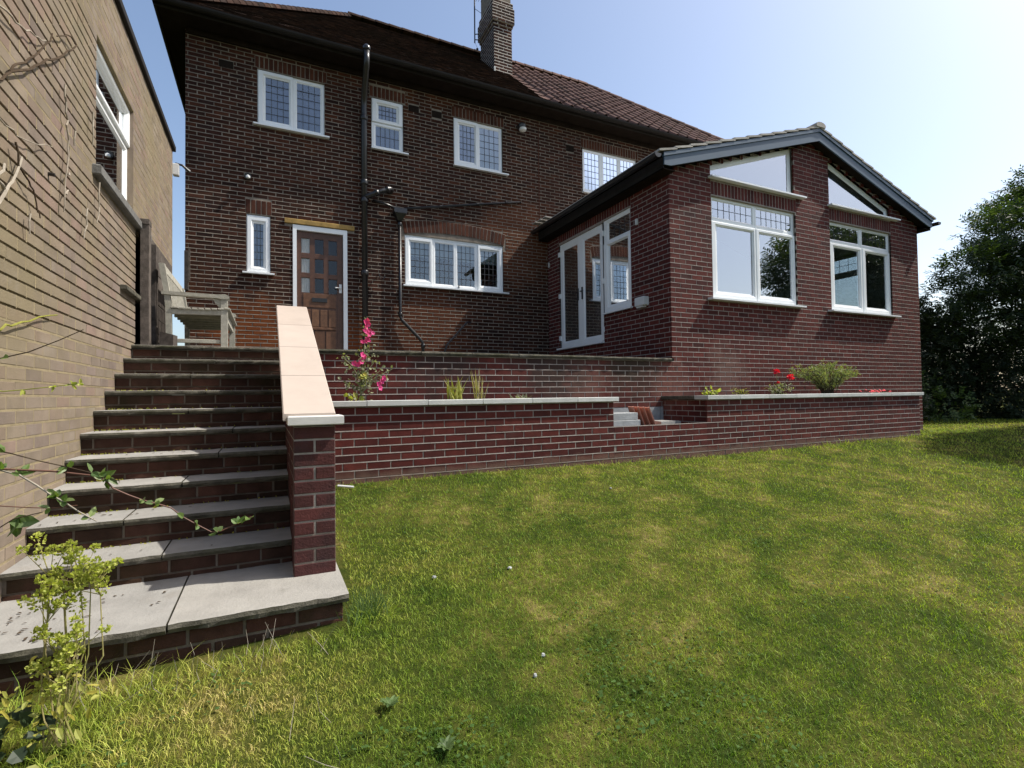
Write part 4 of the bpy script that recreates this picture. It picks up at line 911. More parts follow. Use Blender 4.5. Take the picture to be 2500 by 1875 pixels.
m = MB(); m.loops([[(-1.135, y, z), (-1.065, y, z), (-1.065, y+.11, z), (-1.135, y+.11, z)] for y, z in ((6.10, ZT), (6.08, 1.1), (6.085, 1.745))]); m.cbox(-1.138, -1.062, 6.075, 6.20, 1.746, 1.80); m.build('post', 'timber_old', G)
m = MB(); m.loops([[(-1.13, y, z), (-1.085, y, z), (-1.085, y+.05, z), (-1.13, y+.05, z)] for y, z in ((6.235, ZT), (6.23, 1.79))]); m.build('batten', 'timber_old', G)
m = MB(); m.loops([[(-1.12, y, z), (-1.05, y, z), (-1.05, y+.13, z), (-1.12, y+.13, z)] for y, z in ((6.33, ZT), (6.35, 1.62))]); m.build('post', 'timber_old', G)
for k in range(7):
    z = .60+k*.165; m = MB(); d = R.uniform(-.01, .01); ye = 7.86+R.uniform(-.05, .06)
    m.hexa([(-1.15, 6.30, z+d), (-1.128, 6.30, z+d), (-1.128, ye, z-.012), (-1.15, ye, z-.012)], [(-1.15, 6.30, z+.155+d), (-1.128, 6.30, z+.155+d), (-1.128, ye, z+.148), (-1.15, ye, z+.148)]); m.build('board', 'timber_old', G)
solid('metal_rod', 'dark metal rod leaning against the house wall behind the terrace edging', 'rod', 'black_iron', lambda m: m.tube([(2.94, 9.36, .55), (3.10, 9.38, 1.0), (3.545, 9.45, 1.47), (3.64, 9.50, 1.47)], .019))
solid('wall_hook', 'small rusty hook on the brick wall between the two black pipes', 'hook', 'black_iron', lambda m: m.tube([(1.86, 9.61, 2.30), (1.86, 9.56, 2.29), (1.88, 9.55, 2.20), (1.93, 9.55, 2.19), (1.96, 9.55, 2.26)], .010))
def blight(m): m.tube([(-.305, 9.61, 3.755), (-.305, 9.54, 3.745)], .055, 12)
bl = solid('bulkhead_light', 'small round wall light high above the narrow window', 'wall light', 'black_iron', blight)
m = MB(); m.lathe((-.300, 9.52, 3.722), [(.012, -.03), (.034, -.02), (.034, .01), (.012, .03)]); m.build('lamp_glass', 'white_plastic', bl)
vl = solid('floodlight', 'dark hooded floodlight under the eaves between two upper windows', 'floodlight', 'black_iron', lambda m: (m.tube([(4.83, 9.61, 5.67), (4.83, 9.52, 5.67)], .03), m.lathe((4.83, 9.49, 5.66), [(.04, -.07), (.085, -.03), (.095, .03), (.05, .08)])))
m = MB(); m.lathe((4.845, 9.475, 5.615), [(.02, -.06), (.072, -.035), (.082, .01)]); m.build('lamp_glass', 'white_plastic', vl)
m = MB(); m.cbox(-1.178, -1.105, 8.225, 8.31, 3.09, 3.25, .008); nl = tag(m.build('porch_lamp', 'white_plastic'), 'white box lamp on the far corner of the buff building', 'wall light')
m = MB(); m.tube([(-1.15, 8.27, 3.265), (-1.07, 8.28, 3.255), (-.985, 8.30, 3.185)], [.014, .016, .024]); m.build('arm', 'black_iron', nl)
jb = solid('junction_box', 'white plastic box on the shaded extension wall below the side window', 'box', 'white_plastic', lambda m: m.cbox(5.385, 5.484, 6.39, 6.62, 1.42, 1.565, .012))
m = MB(); m.cbox(5.40, 5.47, 6.44, 6.60, 1.395, 1.419, .004); m.build('gland_strip', 'white_plastic', jb)
solid('sensor', 'small white sensor high on the extension wall near its corner', 'sensor', 'white_plastic', lambda m: m.cbox(5.455, 5.4845, 6.615, 6.66, 2.785, 2.885, .006))
solid('door_contact', 'tiny white tab on the inner corner beside the french doors', 'sensor', 'white_plastic', lambda m: m.cbox(5.455, 5.4845, 9.53, 9.56, 2.76, 2.86, .004))
solid('gate_hinge', 'rusty strap of an old gate hanging at the left corner of the house', 'hinge', 'timber_old', lambda m: (m.cbox(-1.20, -1.15, 9.50, 9.60, 1.75, 2.38), m.cbox(-1.148, -1.125, 9.52, 9.56, 1.9, 2.42)))
m = MB(); m.tube([(4.80, 12.02, 9.07), (4.80, 12.0, 10.6)], .018); AE = tag(m.build('tv_aerial', 'black_iron'), 'thin tv aerial mast strapped to the side of the chimney', 'aerial')
m = MB(); m.tube([(4.82, 12.0, 10.24), (5.30, 11.95, 10.36)], .010); 
for i in range(6): x = 4.88+.07*i; m.tube([(x, 11.85, 10.25+.018*i), (x, 12.12, 10.25+.018*i)], .005, 6)
m.build('antenna_boom', 'black_iron', AE)
m = MB(); m.tube([(4.80, 12.0, 9.28), (4.90, 11.94, 9.28)], .012); m.tube([(4.80, 12.0, 9.14), (4.90, 11.94, 9.12)], .012); m.tube([(4.80, 12.0, 9.95), (5.0, 11.9, 9.78)], .006); m.build('bracket', 'black_iron', AE)
m = MB(); m.tube([(4.80, 12.0, 9.07), (4.84, 12.0, 8.98), (4.86, 12., 8.95)], .004, 6); m.lathe((4.86, 12.0, 8.91), [(.01, -.03), (.03, -.015), (.03, .015), (.01, .03)], 8); m.build('cable_loop', 'black_iron', AE)

# ================================================================ PLANTS
def rv(s=1.): return Vector((R.gauss(0, s), R.gauss(0, s), R.gauss(0, s)))
def flower(m, c, r, nrm, petals=5):
    nrm = Vector(nrm).normalized(); u = nrm.orthogonal().normalized(); v = nrm.cross(u)
    for k in range(petals):
        a = 2*math.pi*k/petals+R.uniform(-.2, .2); d = u*math.cos(a)+v*math.sin(a); m.leaf(c, d+nrm*.35, nrm, r, r*.9, .15)
# hollyhock
HK = thing('hollyhock', 'tall hollyhock with bright pink flowers growing beside the sloping coping', 'plant', (.88, 5.45, -.07))
m = MB(); m.tube([(.86, 5.45, -.07), (.88, 5.45, .3), (.93, 5.44, .85)], [.009, .008, .004], 6)
tips = [((.66, 5.35, .42), .2), ((.72, 5.42, .12), .1), ((1.05, 5.38, .28), .1), ((1.18, 5.40, .30), .1), ((1.02, 5.45, .40), .15), ((.95, 5.4, .55), .2)]
for p, z in tips: m.tube([(.87, 5.45, z-.05), ((.87+p[0])/2, p[1], (z+p[2])/2+.02), p], [.006, .005, .003], 5)
m.build('stem', 'leaf_grey', HK)
m = MB()
for p, z in tips+[((.93, 5.44, .80), .1)]:
    for k in range(30):
        t = R.random(); b_ = Vector((.87, 5.45, z))*(1-t)+Vector(p)*t + rv(.028); m.leaf(b_, rv()+Vector((0, -.5, .2)), rv()+Vector((0, -1, .5)), R.uniform(.018, .045), R.uniform(.018, .035), .2)
for k in range(70):
    b_ = Vector((.87+R.gauss(0, .09), 5.42+R.gauss(0, .05), R.uniform(-.05, .45))); m.leaf(b_, rv()+Vector((0, -.4, 0)), Vector((0, -1, .6))+rv(.4), R.uniform(.02, .05), R.uniform(.02, .04))
m.build('foliage', 'leaf_grey', HK)
m = MB()
for k in range(8): b_ = Vector((.80+R.gauss(0, .08), 5.36, R.uniform(-.04, .02))); m.leaf(b_, rv()+Vector((0, -.5, .3)), (0, -1, .5), .06, .05)
for k in range(5): m.leaf(Vector((.89, 5.38, .22))+rv(.015), rv(), (0, -1, .5), .05, .045)
m.build('yellow_leaf', 'leaf_yellow', HK)
for k in range(20):
    m = MB(); z = R.uniform(.56, .80); flower(m, Vector((.92+R.gauss(0, .022)*(.9-z)*4, 5.41+R.gauss(0, .02), z)), R.uniform(.020, .034), (R.gauss(0, .5), -1, R.uniform(-.2, .4))); m.build('flower', 'petal_pink', HK)
for c in ((.79, 5.36, .35), (.86, 5.38, .37), (.83, 5.37, .34), (.87, 5.37, .44), (.89, 5.38, .42), (1.03, 5.35, .14), (1.06, 5.35, .17), (1.04, 5.35, .10), (1.08, 5.35, .20)): m = MB(); flower(m, Vector(c), .034, (R.gauss(0, .3), -1, .2)); m.build('flower', 'petal_pink', HK)
def blades(name, label, cx, cy, n, h, sp, mat, w=.012, z0=-.07):
    m = MB()
    for k in range(n):
        a = R.uniform(0, 6.28); t = R.random()*sp; b_ = Vector((cx+R.gauss(0, .05), cy+R.gauss(0, .04), z0)); hh = h*R.uniform(.6, 1.05)
        tip = b_+Vector((math.cos(a)*t, math.sin(a)*t*.6, hh)); md = (b_+tip)/2+Vector((0, 0, hh*.08)); s_ = Vector((w, R.uniform(-w, w), 0))*.5
        i = m.add([b_-s_, b_+s_, md+s_, md-s_, tip]); m.f += [(i, i+1, i+2, i+3), (i+3, i+2, i+4)]
    return tag(m.build(name, mat), label, 'plant')
blades('montbretia', 'clump of broad yellow green blades rising over the left coping', 1.88, 5.42, 26, .30, .20, 'leaf_yellow', .016)
blades('dry_grass', 'thin straw coloured dead stalks beside the green blade clump', 2.20, 5.42, 14, .40, .10, 'leaf_straw', .010)
sk = blades('spiky_plant', 'small spiky rosette plant just over the left coping near the gap', 2.69, 5.40, 26, .10, .16, 'leaf_grey', .014)
def bush(name, label, c, rx, rz, n, L, w, mat, stems=8, up=.4, z0=-.07, arch=0., stemmat='brown_stem'):
    T = thing(name, label, 'shrub' if n > 300 else 'plant', (c[0], c[1], z0)); m = MB(); f = MB()
    for k in range(stems):
        a = R.uniform(0, 6.28); r = math.sqrt(R.random()); tip = Vector((c[0]+math.cos(a)*rx*r, c[1]+math.sin(a)*min(rx, .22)*r, z0+rz*R.uniform(.65, 1.0)*(1-.25*r))); b_ = Vector((c[0]+R.gauss(0, .04), c[1]+R.gauss(0, .03), z0))
        md = (b_+tip)/2+Vector((0, 0, rz*(.08+arch))); m.tube([b_, md, tip], [.006, .004, .002], 5)
        for j in range(n//stems):
            t = R.uniform(.2, 1.03); p = b_*(1-t)**2+md*2*t*(1-t)+tip*t*t; f.leaf(p+rv(L*.35), rv()+Vector((0, -.2, up)), rv()+Vector((0, -.6, 1)), L*R.uniform(.6, 1.15), w*R.uniform(.7, 1.1))
    m.build('stem', stemmat, T); f.build('foliage', mat, T); return T
bush('sedum', 'small pale green plant at the left end of the right hand bed', (5.62, 5.33), .14, .13, 70, .06, .04, 'leaf_lime', 7)
bush('low_herb', 'small straggly yellow green plant between the sedum and the red rose', (6.36, 5.38), .20, .18, 150, .035, .012, 'leaf_yellow', 12)
RB = bush('rose_bush', 'rose bush with two bright red blooms in the right hand bed', (7.18, 5.40), .20, .24, 200, .045, .022, 'leaf_grey', 10)
for c in ((7.10, 5.38, .31), (7.42, 5.38, .235), (7.13, 5.38, .15)):
    m = MB(); rr = .05 if c[2] > .2 else .025
    for k in range(16): m.leaf(Vector(c)+rv(rr*.3), rv()+Vector((0, -.3, .5)), rv()+Vector((0, -1, .4)), rr*R.uniform(.8, 1.2), rr, .3)
    m.build('bloom', 'petal_red', RB)
m = MB(); m.tube([(7.16, 5.40, .08), (7.10, 5.385, .30)], .004, 5); m.tube([(7.20, 5.40, .08), (7.40, 5.39, .22)], .004, 5); m.build('flower_stem', 'leaf_grey', RB)
bush('feathery_shrub', 'rounded feathery green shrub with paler tips spilling over the right coping', (8.45, 5.45), .95, .66, 3600, .045, .012, 'leaf_shrub', 75, .5, arch=.15)
RF = bush('red_bedding_plant', 'low plants with small dark red flowers near the right end of the bed', (9.65, 5.36), .32, .06, 60, .03, .02, 'leaf_green', 8)
for k in range(34):
    m = MB(); flower(m, Vector((9.62+R.gauss(0, .16), 5.33+R.gauss(0, .04), -.025+R.uniform(0, .05))), .022, (0, -.6, 1)); m.build('flower', 'petal_red', RF)
# euphorbia in front of the slab
EU = thing('euphorbia', 'lime green euphorbia with rounded flower heads by the lower left corner of the steps', 'plant', (-.66, 2.3, -1.2))
m = MB(); f = MB()
heads = [((-.690, 2.33, -.545), .055), ((-.655, 2.33, -.600), .05), ((-.605, 2.32, -.560), .040), ((-.700, 2.30, -.640), .06), ((-.640, 2.30, -.655), .06), ((-.575, 2.32, -.600), .045), ((-.545, 2.31, -.622), .05), ((-.69, 2.30, -.69), .045),
         ((-.655, 2.28, -.80), .05), ((-.62, 2.28, -.84), .05), ((-.60, 2.27, -.80), .035), ((-.64, 2.26, -.90), .05), ((-.69, 2.26, -.95), .05)]
for c, r in heads:
    for q in range(7):
        c2 = Vector(c)+Vector((R.gauss(0, r*.75), R.gauss(0, r*.5), R.gauss(0, r*.55))); r2 = r*R.uniform(.18, .42)
        for k in range(34):
            d = rv().normalized(); f.leaf(c2+d*r2*R.uniform(.5, 1), d+Vector((0, 0, .3)), d+rv(.3), R.uniform(.008, .014), R.uniform(.008, .013), .1)
        m.tube([Vector(c)+Vector((0, 0, -.07)), c2], [.0018, .001], 4)
    m.tube([(-.66+R.gauss(0, .04), 2.30, -1.20), (c[0]+R.gauss(0, .025), c[1], (c[2]-1.2)/2), (c[0], c[1], c[2]-.07)], [.0032, .0026, .0018], 5)
m.build('stem', 'leaf_straw', EU); f.build('flower_head', 'leaf_lime', EU)
f = MB()
for k in range(90): f.leaf(Vector((-.72+R.gauss(0, .10), 2.26+R.gauss(0, .06), -1.02+R.gauss(0, .07))), rv()+Vector((0, -.4, .2)), (0, -.5, 1), R.uniform(.02, .05), R.uniform(.008, .02))
f.build('foliage', 'leaf_yellow', EU)
IV = thing('ground_ivy', 'dark green lobed leaves at the foot of the slab in the bottom left corner', 'plant', (-.9, 2.3, -1.25)); f = MB()
for k in range(80): f.leaf(Vector((-.86+R.gauss(0, .07), 2.28+R.gauss(0, .06), -1.09+R.gauss(0, .035))), rv()+Vector((0, -.6, .2)), Vector((0, -.6, 1))+rv(.3), R.uniform(.04, .07), R.uniform(.035, .055))
f.build('foliage', 'leaf_hedge', IV)
# climber shoots reaching in from the left
def shoot(label, pts, r, leaves, mat='brown_stem', lm='leaf_climber', L=(.018, .036)):
    T = thing('climber_shoot', label, 'plant', pts[0], 'climber shoots in front of the steps'); m = MB(); P = [Vector(p) for p in pts]; q = P[0]
    m.tube([Vector((-1.165, 1.78, q.z-.12)), Vector((-.95, 1.73, q.z-.02)), q], [r*1.4, r*1.2, r], 6); m.tube(P, [r*(1-.5*i/len(P)) for i in range(len(P))], 6); m.build('stem', mat, T)
    if 'reddish' in label: m = MB(); m.tube([(-1.16, 1.78, -1.35), (-1.155, 1.80, -.8), (-1.163, 1.77, -.3), (-1.158, 1.79, .15)], [.014, .011, .009, .005], 7); m.build('main_stem', 'bark', T)
    f = MB()
    for (i, n) in leaves:
        for k in range(n):
            b_ = P[int(i)].lerp(P[min(int(i)+1, len(P)-1)], i-int(i)); d = rv()+Vector((.3, -.3, R.choice((-.6, .9)))); f.leaf(b_, d, rv(.5)+Vector((.4, -.9, .5)), R.uniform(*L), R.uniform(*L)*.52, .25)
    if leaves: f.build('foliage', lm, T)
y = 1.7; MAIN = True
shoot('long reddish shoot drooping across the middle steps with paired leaves', [(-.60, y, -.165), (-.50, y, -.178), (-.42, y, -.195), (-.391, y, -.211), (-.375, y, -.233), (-.341, y, -.254), (-.311, y, -.270), (-.272, y, -.286), (-.244, y, -.299), (-.215, y, -.328), (-.182, y, -.353), (-.148, y, -.377), (-.125, y, -.378), (-.082, y, -.361), (-.045, y, -.345)], .0026,
      [(2.4, 2), (3, 3), (6, 2), (6.7, 3), (9, 1), (10, 2), (11.7, 3), (13, 4), (13.8, 3)], 'red_stem')
shoot('thick pale shoot with a leaf cluster crossing the lower left steps', [(-.64, y, -.16), (-.602, y, -.167), (-.565, y, -.183), (-.532, y, -.211), (-.505, y, -.237), (-.477, y, -.259), (-.446, y, -.288), (-.41, y, -.316)], .0032, [(1, 3), (2, 4), (4.4, 8), (4.9, 4), (6.6, 2)], 'dry_stem')
shoot('dark slender shoot with yellow green leaves above the thick pale shoot', [(-.64, y, -.115), (-.603, y, -.121), (-.585, y, -.126), (-.529, y, -.149), (-.471, y, -.169), (-.421, y, -.188), (-.36, y, -.215)], .002, [(1.6, 2), (4, 4), (5, 3), (5.5, 4)])
shoot('faint leafy shoot crossing the upper left steps', [(-.64, y, .045), (-.60, y, .028), (-.56, y, .032), (-.50, y, .04), (-.44, y, .048)], .0016, [(2, 2), (3, 4), (3.6, 4), (3.9, 3)], 'leaf_yellow', 'leaf_lime', (.010, .020))
shoot('thin arching shoot reaching the buff wall near the step edge', [(-.64, y, .10), (-.60, y, .112), (-.55, y, .128), (-.49, y, .16), (-.44, y, .19)], .0018, [(1, 1)], 'brown_stem')
shoot('low thin shoot at the left edge below the leaf cluster', [(-.64, y, -.25), (-.602, y, -.256), (-.552, y, -.265), (-.504, y, -.272), (-.45, y, -.27)], .0017, [(3, 2)], 'red_stem')
shoot('dark arching shoot with one broad leaf at the bottom left', [(-.64, y, -.33), (-.601, y, -.309), (-.576, y, -.291), (-.52, y, -.28)], .0018, [(1.6, 1), (2.2, 2)], 'brown_stem', 'leaf_green', (.05, .065))
# bare stems clinging to the buff wall
def stems(label, runs, r, mat):
    T = thing('bare_climber', label, 'plant', runs[0][0], 'dead climber stems on the buff wall'); 
    for run in runs:
        P = []
        for a, b_ in zip(run, run[1:]):
            P += [Vector(a).lerp(Vector(b_), t)+Vector((R.uniform(0, .008), R.gauss(0, .006), R.gauss(0, .006))) for t in (0, .5)]
        P.append(Vector(run[-1])); m = MB(); m.tube(P, [r*(1.1-.55*i/len(P)) for i in range(len(P))], 6); m.build('stem', mat, T)
x = -1.150
stems('dark brown forked dead stem on the buff wall at upper left', [[(x, 3.0, 1.42), (x, 3.194, 1.538), (x, 3.294, 1.631), (x, 3.381, 1.714), (x, 3.517, 1.844), (x, 3.632, 1.945), (x, 3.795, 2.088), (x, 3.847, 2.181)],
      [(x, 3.294, 1.631), (x, 3.443, 1.724), (x, 3.598, 1.835), (x, 3.745, 1.953), (x, 3.906, 2.072), (x, 4.085, 2.216), (x, 4.231, 2.355), (x, 4.231, 2.372), (x, 4.13, 2.349), (x, 4.036, 2.29), (x, 3.918, 2.211)]], .0065, 'brown_stem')
stems('thin pale dead stem running down the top of the buff wall', [[(x, 3.0, 1.80), (x, 3.187, 1.879), (x, 3.307, 1.912), (x, 3.407, 1.934), (x, 3.514, 1.982), (x, 3.618, 2.016), (x, 3.755, 2.079)]], .005, 'dry_stem')
stems('pale upright dead stems left of the white window', [[(x, 4.05, 1.985), (x, 4.044, 1.914), (x, 4.068, 1.859), (x, 4.093, 1.786), (x, 4.07, 1.752), (x, 4.103, 1.705), (x, 4.109, 1.617), (x, 4.098, 1.507), (x, 4.072, 1.404), (x, 4.043, 1.286), (x, 4.055, 1.184)],
      [(x, 4.612, 2.104), (x, 4.608, 1.984), (x, 4.621, 1.86)], [(x, 4.225, 1.775), (x, 4.236, 1.685)], [(x, 4.08, 1.43), (x, 4.15, 1.47)], [(x, 4.05, 1.30), (x, 4.13, 1.35)]], .006, 'dry_stem')
stems('short pale dead stems below the window ledge', [[(x, 4.502, 1.358), (x, 4.47, 1.237), (x, 4.441, 1.127)], [(x, 3.546, 1.015), (x, 3.556, .901)], [(x, 4.783, 1.638), (x, 4.771, 1.468), (x, 4.729, 1.326)]], .005, 'dry_stem')
stems('thin curved pale stem sagging across the middle of the buff wall', [[(x, 3.0, 1.33), (x, 3.198, 1.344), (x, 3.29, 1.346), (x, 3.379, 1.348), (x, 3.527, 1.389), (x, 3.643, 1.42), (x, 3.861, 1.508)]], .004, 'dry_stem')
stems('thick pale forked stem at the left edge of the photo', [[(x, 3.0, .86), (x, 3.207, .948), (x, 3.254, 1.029), (x, 3.33, 1.088), (x, 3.41, 1.206), (x, 3.45, 1.27)], [(x, 3.05, 1.0), (x, 3.204, 1.074), (x, 3.258, 1.155)], [(x, 3.254, 1.029), (x, 3.20, 1.05)]], .008, 'dry_stem')
stems('dark crooked dead stem in the middle of the buff wall', [[(x, 3.36, 1.30), (x, 3.41, 1.219), (x, 3.512, 1.178), (x, 3.591, 1.142), (x, 3.657, 1.052), (x, 3.691, 1.029)]], .005, 'brown_stem')
stems('green mossy shoot lying along the lower buff wall', [[(x, 3.1, .32), (x, 3.22, .346), (x, 3.346, .377), (x, 3.559, .43), (x, 3.789, .493), (x, 3.957, .525)]], .006, 'leaf_yellow')

# ---------------------------------------------------------------- trees (leaf sprays through the crown's volume)
def leafcloud(blobs, nspray, per, L, w, seed, droop=.25):
    g = np.random.default_rng(seed); wts = np.array([b[3]*b[4]*b[5] for b in blobs])**.8; wts /= wts.sum(); idx = g.choice(len(blobs), nspray, p=wts); bl = np.array(blobs)
    d = g.normal(size=(nspray, 3)); d /= np.linalg.norm(d, axis=1, keepdims=True); rad = g.uniform(.25, 1., nspray)**.45
    c = bl[idx, :3]+d*bl[idx, 3:6]*rad[:, None]
    ax = d*1.0+g.normal(size=(nspray, 3))*.55; ax[:, 2] -= droop; ax /= np.linalg.norm(ax, axis=1, keepdims=True)
    up = np.zeros((nspray, 3)); up[:, 2] = 1; up += g.normal(size=(nspray, 3))*.3; sd_ = np.cross(ax, up); sd_ /= np.linalg.norm(sd_, axis=1, keepdims=True)+1e-6
    nn = np.cross(sd_, ax); Vs = []
    for k in range(per):
        t = (k//2+.5)/(per/2); sg = 1 if k % 2 else -1
        base = c+ax*(t*L*2.2)[..., None] if False else c+ax*(t*L*2.2)
        dr = ax*.55+sd_*sg*.8+g.normal(size=(nspray, 3))*.16; dr /= np.linalg.norm(dr, axis=1, keepdims=True)
        pw = np.cross(dr, nn); pw /= np.linalg.norm(pw, axis=1, keepdims=True)+1e-6; l = L*g.uniform(.7, 1.15, (nspray, 1)); 
        Vs.append(np.stack([base, base+dr*l*.45+pw*w*.5, base+dr*l-nn*l*.12, base+dr*l*.45-pw*w*.5], 1))
    V = np.concatenate(Vs).reshape(-1, 3); F = np.arange(len(V)).reshape(-1, 4); return V, F
def tree(name, label, base, blobs, nspray, per, L, w, mat, seed, trunk=.16, cat='tree', limbs=True):
    T = thing(name, label, cat, base); V, F = leafcloud(blobs, nspray, per, L, w, seed); c = V.mean(0)
    put(np_mesh('foliage', V-c, F, mat), 'crown', None, T, c)
    b_ = Vector(base); top = Vector(blobs[0][:3])
    m = MB(); md = b_.lerp(top, .5)+Vector((R.gauss(0, .15), R.gauss(0, .15), 0)); m.tube([b_, b_.lerp(md, .4), md, top], [trunk*1.3, trunk, trunk*.8, trunk*.35], 9); m.build('trunk', 'bark', T, True)
    if limbs:
        m = MB()
        for q in blobs[1:]:
            s_ = b_.lerp(top, R.uniform(.3, .7)); e = Vector(q[:3]); m.tube([s_, s_.lerp(e, .5)+Vector((0, 0, .15)), e], [trunk*.4, trunk*.28, trunk*.1], 6)
        m.build('limb', 'bark', T, True)
    return T
gzf = lambda x, y: float(gz(np.array(x), np.array(y)))
tree('rowan_tree', 'large dark leafy tree with drooping sprays right of the extension', (19.5, 6.2, gzf(19.5, 6.2)),
     [(21.0, 6.6, 4.6, 2.2, 1.9, 1.7), (18.6, 6.7, 4.2, 1.3, 1.1, .9), (17.6, 7.0, 3.2, 1.2, .9, .75), (16.9, 7.4, 2.6, .85, .6, .42), (19.2, 6.4, 2.9, 1.6, 1.2, 1.1), (22.5, 5.2, 5.2, 1.8, 1.6, 1.6), (20.3, 6.4, 5.6, 1.2, 1.1, .8), (18.2, 6.9, 2.0, 1.3, 1., .8), (21.5, 5.6, 2.6, 1.6, 1.3, 1.3), (16.8, 7.5, 1.75, .6, .5, .35)],
     7600, 9, .15, .042, 'leaf_tree', 5, .15)
tree('hedge_shrub', 'dark shrub filling the gap between the extension corner and the tree trunk', (15.6, 7.6, -.8), [(16.2, 8.0, .8, 1.5, .9, 1.5), (15.4, 8.4, .2, 1.1, .7, 1.0), (17.4, 8.0, .6, 1.3, 1., 1.4), (15.9, 8.6, 1.4, 1.0, .7, .7), (15.7, 8.1, 2.0, .9, .6, .6), (14.6, 7.6, -.2, .8, .6, .7)], 5600, 6, .11, .055, 'leaf_hedge', 6, .06, 'shrub')
tree('hedge_shrub', 'dense dark shrub under the tree at the right edge of the lawn', (19.2, 6.0, gzf(19.2, 6.0)), [(19.0, 6.6, .4, 1.8, 1.0, 1.4), (20.8, 5.6, .4, 1.7, 1.0, 1.5), (18.0, 7.0, .0, 1.3, .8, 1.0), (22.0, 4.6, .6, 1.5, 1.2, 1.7)], 4600, 6, .11, .055, 'leaf_hedge', 8, .06, 'shrub')
tree('hedge_shrub', 'tall dark hedge bush standing far behind the tree trunk', (19.5, 10.5, -.8), [(19.0, 10.2, 1.0, 2.2, .9, 1.8), (17.2, 10.0, .8, 1.5, .8, 1.5), (21.5, 9.0, 1.2, 2.0, 1.0, 2.0), (23.5, 7.5, 1.2, 1.8, 1.2, 2.0)], 5200, 6, .13, .07, 'leaf_hedge', 16, .07, 'shrub')
tree('bramble', 'low bramble with a few pale sunlit leaves beside the end of the planter', (14.6, 7.4, -.8), [(14.7, 7.6, -.35, .9, .5, .5), (15.0, 7.3, .1, .5, .4, .35), (15.6, 7.0, -.4, .7, .5, .4)], 260, 6, .09, .05, 'leaf_green', 9, .02, 'shrub', False)
tree('garden_tree', 'tall leafy tree at the side of the lawn right of the view', (15.0, 2.3, gzf(15.0, 2.3)), [(14.9, 2.4, 3.5, 1.9, 1.6, 1.4), (16.6, 2.7, 3.2, 1.7, 1.5, 1.5), (13.5, 2.8, 3.4, 1.1, .9, .9), (16.8, 1.8, 3.7, 1.4, 1.2, .9), (18.0, 3.0, 3.4, 1.5, 1.3, 1.3)], 6500, 9, .16, .045, 'leaf_tree', 12, .16)

# ================================================================ LAWN
def lawn_ok(x, y):
    ok = (y < 4.985) | (x > 10.45)
    ok &= ~((x < .375) & (y > 2.60)) & ~((x < .42) & (y > 3.0))
    ok &= (x > -1.15) & (y < 9.0) & ~((x > 10.2) & (x < 12.3) & (y > 5.85))
    return ok
def blades_mesh(n_try, rmax, dens, seed):
    g = np.random.default_rng(seed); th = g.uniform(-.75, 1.58, n_try); u = g.random(n_try)
    r = .55*(rmax/.55)**u; az = th; x = r*np.sin(az); y = r*np.cos(az); k = lawn_ok(x, y); return x[k], y[k], r[k]
x, y, r = blades_mesh(640000, 21., 0, 3)
g = np.random.default_rng(4); n = len(x)
z = gz(x, y)
def pn(a, b_, s): return np.sin(a*s+1.3*np.sin(b_*s*.7))*np.sin(b_*s*1.1+1.7*np.sin(a*s*.6))
tall = np.clip(pn(x, y, 2.1), 0, 1)
h = (.011+.007*g.random(n)+.009*tall*g.random(n))*(1+.10*np.clip(r-2, 0, 10))
edge = (np.exp(-np.clip(4.985-y, 0, 9)/.07)*(x > .4)*(x < 10.4)+np.exp(-np.abs(2.60-y)/.05)*(x < .42))
h *= 1+2.6*edge*g.random(n)
rough = np.clip((-.15-x)/.6, 0, 1)*np.clip((y-1.2)/.5, 0, 1)*np.clip(y < 2.7, 0, 1); h *= 1+2.3*rough*g.random(n)
tuft = np.exp(-(((x-.47)/.10)**2+((y-2.70)/.10)**2)); h *= 1+2.6*tuft
w = (.0015+.0010*g.random(n))*(.75+.42*r)*.62
a = g.uniform(0, 6.283, n); lean = h*g.uniform(.3, 1.7, n)*(1+.5*tuft); la = g.uniform(0, 6.283, n)
dx, dy = np.cos(a)*w*.5, np.sin(a)*w*.5; lx, ly = np.cos(la)*lean, np.sin(la)*lean
V = np.stack([np.stack([x-dx, y-dy, z-.004], 1), np.stack([x+dx, y+dy, z-.004], 1), np.stack([x+dx*.8+lx*.4, y+dy*.8+ly*.4, z+h*.62], 1), np.stack([x-dx*.8+lx*.4, y-dy*.8+ly*.4, z+h*.62], 1), np.stack([x+lx, y+ly, z+h*.95], 1)], 1).reshape(-1, 3)
b5 = 5*np.arange(n)[:, None]; T = np.concatenate([b5+np.array([[0, 1, 2]]), b5+np.array([[0, 2, 3]]), b5+np.array([[3, 2, 4]])])
gr = put(np_mesh('grass', V, T, 'grass_blade'), 'grass', None, None, (0, 0, 0), kind='stuff')
gr['label'] = 'short mown lawn grass with dry yellow patches'
# clover and weed leaves among the grass
g = np.random.default_rng(9); n = 16000; th = g.uniform(-.7, 1.4, n); r = .6*(7/.6)**g.random(n); x = r*np.sin(th); y = r*np.cos(th); k = lawn_ok(x, y) & (pn(x+3, y, 2.3)+.5*pn(x, y+5, 5.1) > .25); x, y = x[k], y[k]; n = len(x); z = gz(x, y)+.014+.008*g.random(n)
a = g.uniform(0, 6.28, n); s_ = g.uniform(.005, .011, n); tl = g.normal(0, .3, (n, 2))
P = []
for q in range(4): an = a+q*math.pi/2; px = np.cos(an)*s_; py = np.sin(an)*s_*(.75); P.append(np.stack([x+px, y+py, z+px*tl[:, 0]+py*tl[:, 1]], 1))
put(np_mesh('clover', np.stack(P, 1).reshape(-1, 3), np.arange(4*n).reshape(-1, 4), 'leaf_clover'), 'clover', None, None, (0, 0, 0), kind='stuff')['label'] = 'small clover and weed leaves scattered through the lawn'
